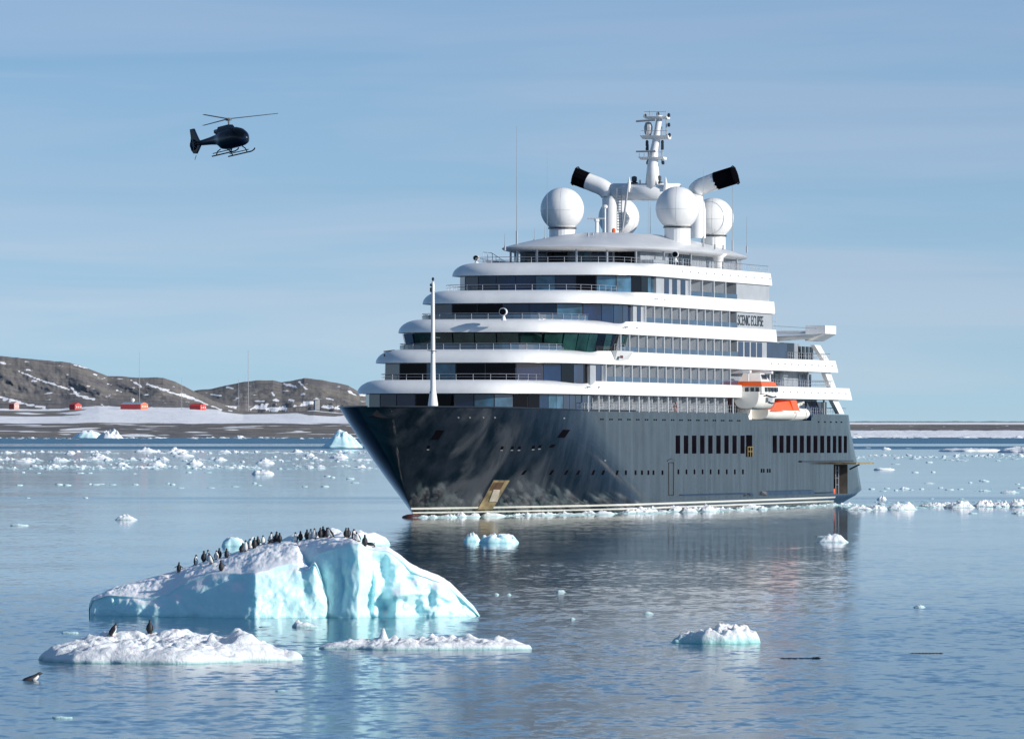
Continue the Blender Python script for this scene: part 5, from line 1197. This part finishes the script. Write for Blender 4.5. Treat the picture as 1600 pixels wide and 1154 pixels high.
k = MB(); k.hexa([(-Lb * .47, -1.82, .74), (Lb * .38, -1.66, .74), (Lb * .38, 1.66, .74), (-Lb * .47, 1.82, .74), (-Lb * .46, -1.66, 1.3), (Lb * .26, -1.5, 1.3), (Lb * .26, 1.5, 1.3), (-Lb * .46, 1.66, 1.3)]); k.build('roof_stripe', M['orange'], e)
k = MB(); k.hexa([(-Lb * .3, -1.3, 1.29), (Lb * .2, -1.2, 1.29), (Lb * .2, 1.2, 1.29), (-Lb * .3, 1.3, 1.29), (-Lb * .22, -1.0, 2.25), (Lb * .02, -.9, 2.25), (Lb * .02, .9, 2.25), (-Lb * .22, 1.0, 2.25)]); wh = k.build('wheelhouse', M['boatwhite'], e)
for i in range(4):
    x = -Lb * .2 + i * .62; k = MB(); k.hexa([(x, -1.2, 1.55), (x + .38, -1.2, 1.55), (x + .38, -1.05, 1.55), (x, -1.05, 1.55), (x, -1.12, 2.1), (x + .3, -1.12, 2.1), (x + .3, -.95, 2.1), (x, -.95, 2.1)]); k.build('window', M['dark'], wh)
for i in range(4):
    x = -Lb * .30 + i * 1.55; k = MB(); k.hexa([(x, -1.86, .12), (x + .95, -1.86, .12), (x + .95, -1.7, .12), (x, -1.7, .12), (x, -1.84, .62), (x + .95, -1.84, .62), (x + .95, -1.65, .62), (x, -1.65, .62)]); k.build('side_window', M['dark'], e)
for y_ in (-1.45, -.85, -.2):
    k = MB(); k.box(-Lb * .46 - .05, -Lb * .46 + .1, y_, y_ + .42, .1, .58); k.build('front_window', M['dark'], e)
k = MB(); k.tube([(-Lb * .3, -1.9, -.25), (0, -2.0, -.5), (Lb * .3, -1.7, -.45), (Lb * .45, -.9, -.2)], .07, 6); k.tube([(-Lb * .1, -1.8, -1.1), (Lb * .15, -1.75, -1.2), (Lb * .42, -1.0, -1.0)], .06, 6); k.build('rubbing_rope', M['dark'], e)
k = MB(); k.hexa([(-Lb * .22, -1.98, -1.0), (-Lb * .02, -1.98, -1.0), (-Lb * .02, -1.6, -1.0), (-Lb * .22, -1.6, -1.0), (-Lb * .24, -2.02, -.55), (Lb * .0, -2.02, -.55), (Lb * .0, -1.6, -.55), (-Lb * .24, -1.6, -.55)]); k.build('boarding_step', M['lightgrey'], e)
so0, so1 = s_at(1194, 11.4), s_at(1258, 11.4); L2 = so1 - so0; sc2 = (so0 + so1) / 2
e = empty('lifeboat', ship_world(sc2, 10.6, 11.45), math.pi / 2 - TA); tag(e, 'white lifeboat with a bright orange cover on the deck below the tender', 'lifeboat')
boat_hull('hull', L2, 3.2, 1.15, M['boatwhite'], e)
k = MB(); k.hexa([(-L2 * .47, -1.55, -.05), (L2 * .22, -1.55, -.15), (L2 * .22, 1.5, -.15), (-L2 * .47, 1.5, -.05), (-L2 * .25, -1.1, .9), (L2 * .12, -1.1, 1.15), (L2 * .12, 1.1, 1.15), (-L2 * .25, 1.1, .9)]); 
k.hexa([(L2 * .07, -1.6, -.25), (L2 * .22, -1.6, -.25), (L2 * .22, 1.5, -.25), (L2 * .07, 1.5, -.25), (L2 * .04, -1.3, 1.2), (L2 * .2, -1.2, 1.25), (L2 * .2, 1.2, 1.25), (L2 * .04, 1.3, 1.2)]); k.build('orange_cover', M['orange'], e)
k = MB(); k.tube([(L2 * .12, -.9, -.4), (L2 * .36, -.9, -.4), (L2 * .40, -.9, -.4)], [.75, .72, .5], 16); k.tube([(L2 * .41, -.9, -.35), (L2 * .45, -.9, -.35), (L2 * .51, -.9, -.35)], [.55, .66, .45], 16); k.build('raft_canister', M['boatwhite'], e)

# brash collected along the waterline
random.seed(33); mb = MB()
for i in range(1100):
    s = random.uniform(-1, 134); w = hull_w(max(.5, s), 0.05) + abs(random.gauss(0, 1.6)) + .1
    q = ship_world(s, w, 0); wd = random.choice((.2, .3, .35, .5, .5, .9)) * random.uniform(.7, 1.2) * (1.25 if 48 < s < 95 else 1)
    if s > 95: wd *= .6
    if noise.noise(Vector((s * .13, w * .3, 3.3))) < -.18: continue
    floe_mesh(wd * random.uniform(1, 3), wd * 1.6, wd * random.choice((.08, .12, .16, .22, .32, .45)), random.random() * 80, nr=5, na=11, rough=.9, mb=mb, c=(q.x, q.y, 0), skirt=.2)
o = mb.build('brash_ice', M['bergy'], smooth=False); tag(o, 'crushed white ice gathered along the ship waterline', 'brash ice', kind='stuff')

# person leaning at the rail
M['skin'] = mat('skin', (.55, .33, .25), .6); M['pink'] = mat('pink_jacket', (.75, .42, .42), .8)
def person(x, w, z0, label):
    s = s_at(x, w); e = empty('person', ship_world(s, w, z0), -TA); tag(e, label, 'person')
    k = MB(); k.tube([(.1, 0, 0), (.1, 0, .45), (.09, 0, .85)], [.06, .08, .1], 8); k.tube([(-.1, 0, 0), (-.1, 0, .45), (-.09, 0, .85)], [.06, .08, .1], 8)
    k.tube([(0, 0, .8), (0, 0, 1.0), (0, -.03, 1.25), (0, -.06, 1.42), (0, -.07, 1.5)], [.17, .16, .2, .19, .07], 10); k.tube([(0, -.07, 1.48), (0, -.1, 1.56), (0, -.11, 1.66), (0, -.11, 1.75), (0, -.1, 1.8)], [.06, .08, .105, .09, .03], 10)
    for sg in (1, -1): k.tube([(sg * .2, -.06, 1.42), (sg * .26, -.15, 1.15), (sg * .14, -.38, 1.08)], [.06, .055, .04], 8)
    k.build('body', M['skin'], e, smooth=True)
    k = MB(); k.tube([(0, 0, .82), (0, 0, 1.0), (0, -.03, 1.25), (0, -.06, 1.43)], [.19, .18, .225, .21], 10)
    for sg in (1, -1): k.tube([(sg * .2, -.06, 1.43), (sg * .26, -.15, 1.16), (sg * .2, -.28, 1.1)], [.075, .07, .06], 8)
    k.build('jacket', M['pink'], e, smooth=True)
    k = MB(); k.tube([(0, -.06, 1.66), (0, -.07, 1.76), (0, -.08, 1.83)], [.11, .11, .04], 10); k.build('hair', M['wood'], e, smooth=True)
person(1056, 10.5, 10.45, 'person in a pale pink top leaning on the rail of the lowest promenade')

# ------------------------------------------------------------------ helicopter
M['helipaint'] = mat('helicopter_navy', (.003, .008, .022), .22, spec=.3, coat=.05, var=.2); M['heliglass'] = mat('helicopter_glass', (.002, .003, .006), .05, spec=.3)
M['heligrey'] = mat('helicopter_metal', (.16, .17, .18), .4, metal=.5)
Dh = 755; pc = at(360, 217, Dh)
he = empty('helicopter', pc, rot=(R(1), R(-7), R(-47))); tag(he, 'dark navy helicopter with skids flying in the clear sky left of the ship', 'helicopter')
# x forward, y left, z up; fuselage centre near origin
secs = [(2.75, .05, .05, -.28), (2.62, .35, .38, -.26), (2.3, .68, .68, -.2), (1.8, .92, .92, -.08), (1.1, 1.0, 1.06, .02), (.2, 1.0, 1.1, .05), (-.6, .98, 1.1, .04), (-1.2, .88, 1.0, .06), (-1.7, .6, .74, .16), (-2.2, .44, .56, .24), (-3.2, .34, .42, .26), (-4.4, .27, .32, .28), (-5.3, .22, .26, .32)]
k = MB(); rows = []
for x, hw, hh, zc in secs: rows.append([(x, hw * math.copysign(abs(math.cos(a)) ** .85, math.cos(a)), zc + hh * math.copysign(abs(math.sin(a)) ** .85, math.sin(a))) for a in [j * math.pi / 12 for j in range(24)]])
n0 = k.grid(rows, True); k.face([n0 + j for j in range(24)]); k.face([n0 + 12 * 24 + j for j in range(24)])
o = k.build('fuselage', M['helipaint'], he); autosmooth(o, 50)
k = MB(); rows = []
for x, hw, hh, zc in [(2.6, .37, .41, -.16), (2.3, .70, .70, -.14), (1.8, .945, .945, -.04), (1.1, 1.02, 1.08, .05), (.3, 1.02, 1.1, .07)]: rows.append([(x, hw * math.cos(a), zc + hh * math.sin(a)) for a in [-.25 + j * (math.pi + .5) / 18 for j in range(19)]])
k.grid(rows); o = k.build('windscreen', M['heliglass'], he, smooth=True)
k = MB(); k.hexa([(.55, -.5, .9), (.55, .5, .9), (-1.9, .42, .7), (-1.9, -.42, .7), (.2, -.36, 1.52), (.2, .36, 1.52), (-1.5, .34, 1.5), (-1.5, -.34, 1.5)]); k.build('engine_cowling', M['helipaint'], he)
k = MB(); k.tube([(-1.6, 0, 1.1), (-2.35, 0, 1.12)], [.26, .24], 12); k.build('exhaust', M['heligrey'], he)
k = MB(); k.tube([(0, 0, 1.4), (0, 0, 2.15)], .11, 8); k.tube([(0, 0, 2.0), (0, 0, 2.25)], [.34, .26], 10); k.build('rotor_mast', M['heligrey'], he)
for i, a in enumerate((R(50), R(170), R(290))):
    k = MB(); d = Vector((math.cos(a), math.sin(a), 0)); n_ = Vector((-math.sin(a), math.cos(a), 0)); pts_ = []
    r0, r1 = .3, 5.35; c0 = Vector((0, 0, 2.14))
    k.hexa([c0 + d * r0 - n_ * .14, c0 + d * r1 - n_ * .16 + Vector((0, 0, .12)), c0 + d * r1 + n_ * .16 + Vector((0, 0, .12)), c0 + d * r0 + n_ * .14, c0 + d * r0 - n_ * .14 + Vector((0, 0, .07)), c0 + d * r1 - n_ * .16 + Vector((0, 0, .15)), c0 + d * r1 + n_ * .16 + Vector((0, 0, .15)), c0 + d * r0 + n_ * .14 + Vector((0, 0, .07))]); k.build('rotor_blade', M['heligrey'], he)
# fin and shrouded tail rotor
k = MB()
def prism(k, pts, y0, y1):
    n = len(pts); b0 = len(k.v); k.v += [(x, y0, z) for x, z in pts] + [(x, y1, z) for x, z in pts]
    k.face([b0 + i for i in range(n)][::-1]); k.face([b0 + n + i for i in range(n)])
    for i in range(n): j = (i + 1) % n; k.face((b0 + i, b0 + j, b0 + n + j, b0 + n + i))
prism(k, [(-5.0, .42), (-5.35, 1.05), (-5.8, 2.0), (-6.35, 2.0), (-6.3, 1.1), (-6.5, .3), (-6.45, -.25), (-6.1, -.68), (-5.7, -.75), (-5.3, -.35), (-4.9, .1)], -.13, .13); k.build('tail_fin', M['helipaint'], he)
k = MB(); k.tube([(-5.95, -.17, .25), (-5.95, .17, .25)], .58, 20); k.build('tail_rotor', M['black'], he)
k = MB()
for i in range(8): a = i * math.pi / 4; k.tube([(-5.95, -.19, .25), (-5.95 + .55 * math.cos(a), -.19, .25 + .55 * math.sin(a))], .045, 4)
k.build('tail_rotor_blades', M['heligrey'], he)
k = MB(); k.box(-5.0, -4.5, -1.1, 1.1, .3, .36); k.build('tailplane', M['helipaint'], he)
k = MB(); k.tube([(-5.8, 0, -.9), (-6.1, 0, -1.35)], .04, 5); k.build('tail_skid', M['heligrey'], he)
for sg in (1, -1):
    k = MB(); k.tube([(-1.9, sg * 1.15, -1.62), (1.9, sg * 1.15, -1.62), (2.35, sg * 1.15, -1.5), (2.5, sg * 1.15, -1.35)], .07, 8); k.tube([(-1.7, sg * 1.18, -1.35), (1.4, sg * 1.18, -1.35)], .05, 6)
    for x in (-1.2, 1.2): k.tube([(x, sg * .5, -.95), (x, sg * .95, -1.2), (x, sg * 1.15, -1.6)], .06, 6)
    k.build('skid', M['black'], he)

# ------------------------------------------------------------------ penguins
M['pblack'] = mat('penguin_black', (.018, .018, .022), .6, var=.2, vs=6); M['pwhite'] = mat('penguin_white', (.74, .72, .68), .75, var=.06, vs=6); M['pbill'] = mat('penguin_bill', (.10, .03, .02), .5)
def penguin_mesh(pose):
    # stands on z = 0, faces -Y (towards the camera when unturned); about 0.56 m tall
    wings, lean, lie = pose; k = MB()
    prof = [(0.0, .03, .03, 0), (.02, .085, .08, .0), (.07, .115, .105, .0), (.15, .13, .125, -.005), (.24, .125, .12, -.008), (.32, .105, .098, -.004), (.375, .075, .07, 0), (.41, .052, .052, -.004), (.44, .048, .05, -.012), (.47, .052, .058, -.02), (.50, .048, .055, -.024), (.525, .03, .034, -.02), (.535, .006, .006, -.02)]
    rows = []; na = 20
    for z, rx, ry, cy in prof:
        z2 = z + .03; rows.append([Vector((rx * math.cos(2 * math.pi * j / na), cy + ry * math.sin(2 * math.pi * j / na), z2)) for j in range(na)])
    n0 = len(k.v)
    for r in rows: k.v += [tuple(p) for p in r]
    for i in range(len(rows) - 1):
        for j in range(na):
            j2 = (j + 1) % na; c = (rows[i][j] + rows[i + 1][j2]) / 2; z = c.z - .03
            front = math.sin(2 * math.pi * (j + .5) / na)
            white = (front < -.30 and z < .415) or (z > .40 and z < .435 and front < -.25)
            k.mi = 1 if white else 0
            k.face((n0 + i * na + j, n0 + i * na + j2, n0 + (i + 1) * na + j2, n0 + (i + 1) * na + j))
    k.mi = 0; k.face([n0 + j for j in range(na)][::-1])
    k.mi = 2; k.tube([(0, -.065, .50), (0, -.10, .493), (0, -.118, .485)], [.018, .012, .004], 6)      # bill
    for sg in (1, -1):
        k.mi = 0; out_ = .17 if wings else .035; dz = .10 if wings else .2
        a = Vector((sg * .105, 0, .345)); b = a + Vector((sg * out_ * .6, .01, -dz * .55)); c = a + Vector((sg * out_, .02, -dz))
        for p, q, wa, wb in ((a, b, .036, .038), (b, c, .038, .012)):
            n1 = len(k.v); ax = Vector((0, 1, 0)); th = Vector((sg * .010, 0, .006))
            k.hexa([p - ax * wa - th, p + ax * wa - th, q + ax * wb - th, q - ax * wb - th, p - ax * wa + th, p + ax * wa + th, q + ax * wb + th, q - ax * wb + th])
        k.mi = 2; k.box(sg * .05 - .03, sg * .05 + .03, -.12, .02, 0, .035)                          # feet
    k.mi = 0; k.hexa([(-.05, .06, .05), (.05, .06, .05), (.025, .15, .0), (-.025, .15, .0), (-.05, .06, .09), (.05, .06, .09), (.02, .16, .015), (-.02, .16, .015)])   # tail
    if lean or lie:
        ang = R(80) if lie else R(24); ca, sa_ = math.cos(ang), math.sin(ang)
        for i, v in enumerate(k.v):
            x, y, z = v
            f = 1 if lie else min(1, z / .25)
            a2 = ang * f; k.v[i] = (x, y * math.cos(a2) - z * math.sin(a2), y * math.sin(a2) + z * math.cos(a2) + (.09 if lie else 0))
    return k
PM = {}
def penguin(px, py, yaw, pose, label, surf, scale=1.0, group='penguins standing on the iceberg'):
    if pose not in PM:
        o = penguin_mesh(pose).build('penguin', [M['pblack'], M['pwhite'], M['pbill']]); 
        for p in o.data.polygons: p.use_smooth = True
        PM[pose] = o.data; used = o
    else:
        used = bpy.data.objects.new('penguin', PM[pose]); COL.objects.link(used)
    y = py; org = Vector((0, 0, CH)); hit = None
    while y < py + 60:
        d = at(px, y, 340) - org
        hit = surf.ray_cast(org, d.normalized())[0]
        if hit is not None: break
        y += .5
    used.location = hit - Vector((0, 0, .02)); used.rotation_euler = (0, 0, R(yaw)); used.scale = (scale,) * 3
    tag(used, label, 'penguin', group); return used
dg = bpy.context.evaluated_depsgraph_get(); dg.update()
def world_bvh(o):
    mw = Matrix.Translation(o.location); return BVHTree.FromPolygons([mw @ v.co for v in o.data.vertices], [tuple(p.vertices) for p in o.data.polygons])
BB = world_bvh(berg); BF = world_bvh(ff)
ST = (0, 0, 0); WG = (1, 0, 0); LN = (0, 1, 0); LY = (0, 0, 1)
PG = [
 (279.5, 893, 150, WG, 'lowest penguin at the left end of the ramp, flippers held out'),
 (306, 881, 60, ST, 'second penguin from the left on the ramp, standing alone'),
 (318.5, 876, 170, ST, 'black backed penguin, left of a close pair on the ramp'),
 (325, 874, 10, ST, 'white fronted penguin, right of a close pair on the ramp'),
 (331, 880, -30, LN, 'leaning penguin standing just below the close pair'),
 (338, 874, 20, ST, 'white fronted penguin in the middle of the small ramp cluster'),
 (342.5, 871.5, 160, ST, 'dark penguin at the back right of the small ramp cluster'),
 (354, 871, 175, WG, 'black backed penguin with flippers out, right of the ramp cluster'),
 (345.5, 891, 200, WG, 'penguin with raised flippers lowest down near the front ledge'),
 (377, 862, 160, LN, 'stooping dark penguin at the left end of the upper group'),
 (384, 860, -20, ST, 'pale fronted penguin next to the stooping dark one'),
 (391, 856.5, 15, ST, 'slim pale penguin before the large dark pair of the upper ramp'),
 (397.5, 856, 170, ST, 'large dark penguin, nearer of the dark pair on the upper ramp'),
 (403, 852, 190, ST, 'large dark penguin, farther of the dark pair on the upper ramp'),
 (411, 850.5, 0, ST, 'white chested penguin right of the dark pair'),
 (418.5, 849.5, 110, LY, 'penguin lying on its belly on the upper ramp'),
 (424, 845.5, 20, ST, 'white chested penguin standing behind the lying one'),
 (432, 847, 150, ST, 'dark penguin at the ramp top, left of two side by side'),
 (437, 847, 185, ST, 'dark penguin at the ramp top, right of two side by side'),
 (462, 843, -40, ST, 'pale fronted penguin at the left end of the summit row'),
 (469.5, 843.5, 180, ST, 'broad dark penguin, second in the summit row'),
 (479.5, 842, 165, ST, 'dark penguin, third in the summit row'),
 (485.5, 841.5, 10, ST, 'pale chested penguin, fourth in the summit row'),
 (491.5, 841, -10, ST, 'white chested penguin, fifth in the summit row'),
 (500.5, 839, 170, ST, 'dark backed penguin, sixth in the summit row'),
 (505, 839, 200, ST, 'dark backed penguin, seventh in the summit row'),
 (510.5, 839, 160, ST, 'black backed penguin closing the dense part of the summit row'),
 (519, 838.5, -60, LN, 'penguin bending forward at the right end of the summit row'),
 (540.5, 839, 150, ST, 'short dark penguin half hidden behind the summit edge'),
 (544.5, 839, 190, ST, 'dark penguin just right of the half hidden one'),
 (552.5, 841.5, 60, ST, 'small dark penguin on the slope right of the summit'),
 (560.5, 845, -30, LN, 'stooping penguin stepping down right of the summit'),
 (570, 852.5, 180, ST, 'black backed penguin standing lowest on the right shoulder'),
 (586, 854, -100, LY, 'brownish penguin lying flat on the right shoulder of the iceberg')]
for p in PG: penguin(*p, BB, .94 + .08 * math.sin(p[0] * 3.1))
penguin(173, 992.5, 120, LN, 'penguin leaning left on the left lump of the front floe', BF, 1.0, 'penguins on the front floe')
penguin(234, 988.5, 170, ST, 'dark penguin standing upright on the crest of the front floe', BF, 1.0, 'penguins on the front floe')
# swimming penguin with only head and shoulders out of the water
k = MB(); k.tube([(-.45, 0, -.14), (-.25, 0, -.03), (-.05, 0, .04), (.12, 0, .12), (.2, 0, .19), (.27, 0, .235), (.33, 0, .25), (.37, 0, .245)], [.05, .11, .12, .09, .062, .06, .045, .01], 14)
k.mi = 2; k.tube([(.34, 0, .25), (.43, 0, .262)], [.018, .004], 6); k.mi = 1; k.tube([(.02, -.045, .0), (.15, -.04, .085), (.23, -.035, .17)], [.085, .062, .035], 10)
o = k.build('penguin', [M['pblack'], M['pwhite'], M['pbill']], smooth=True); q = at(50, 1062, dist(1062)); o.location = (q.x, q.y, 0); o.rotation_euler = (0, 0, R(15)); tag(o, 'penguin swimming at the lower left with only its head and breast out', 'penguin')
# floating kelp-like dark drift at right
k = MB(); random.seed(9)
for i in range(26):
    x = -.8 + i * .06 + random.uniform(-.05, .05); 
    h_ = random.uniform(.008, .02) * (3 if i > 20 else 1); k.tube([(x - .05, random.uniform(-.1, .1), -.012), (x + .04, random.uniform(-.2, .2), h_), (x + .13, random.uniform(-.1, .1), -.012)], [.02, .02, .02], 5)
o = k.build('floating_kelp', mat('wet_kelp', (.012, .015, .012), .3)); q = at(1252, 1028, dist(1028)); o.location = (q.x, q.y, 0); tag(o, 'dark strand of kelp floating in the right foreground', 'kelp')
k = MB()
for i in range(9): x = i * .14; k.tube([(x - .03, 0, -.01), (x + .1, .1, .012), (x + .22, 0, -.01)], .015, 5)
o = k.build('floating_kelp', bpy.data.materials['wet_kelp']); q = at(1422, 1020, dist(1020)); o.location = (q.x, q.y, 0); tag(o, 'short dark kelp scrap floating at far right foreground', 'kelp')
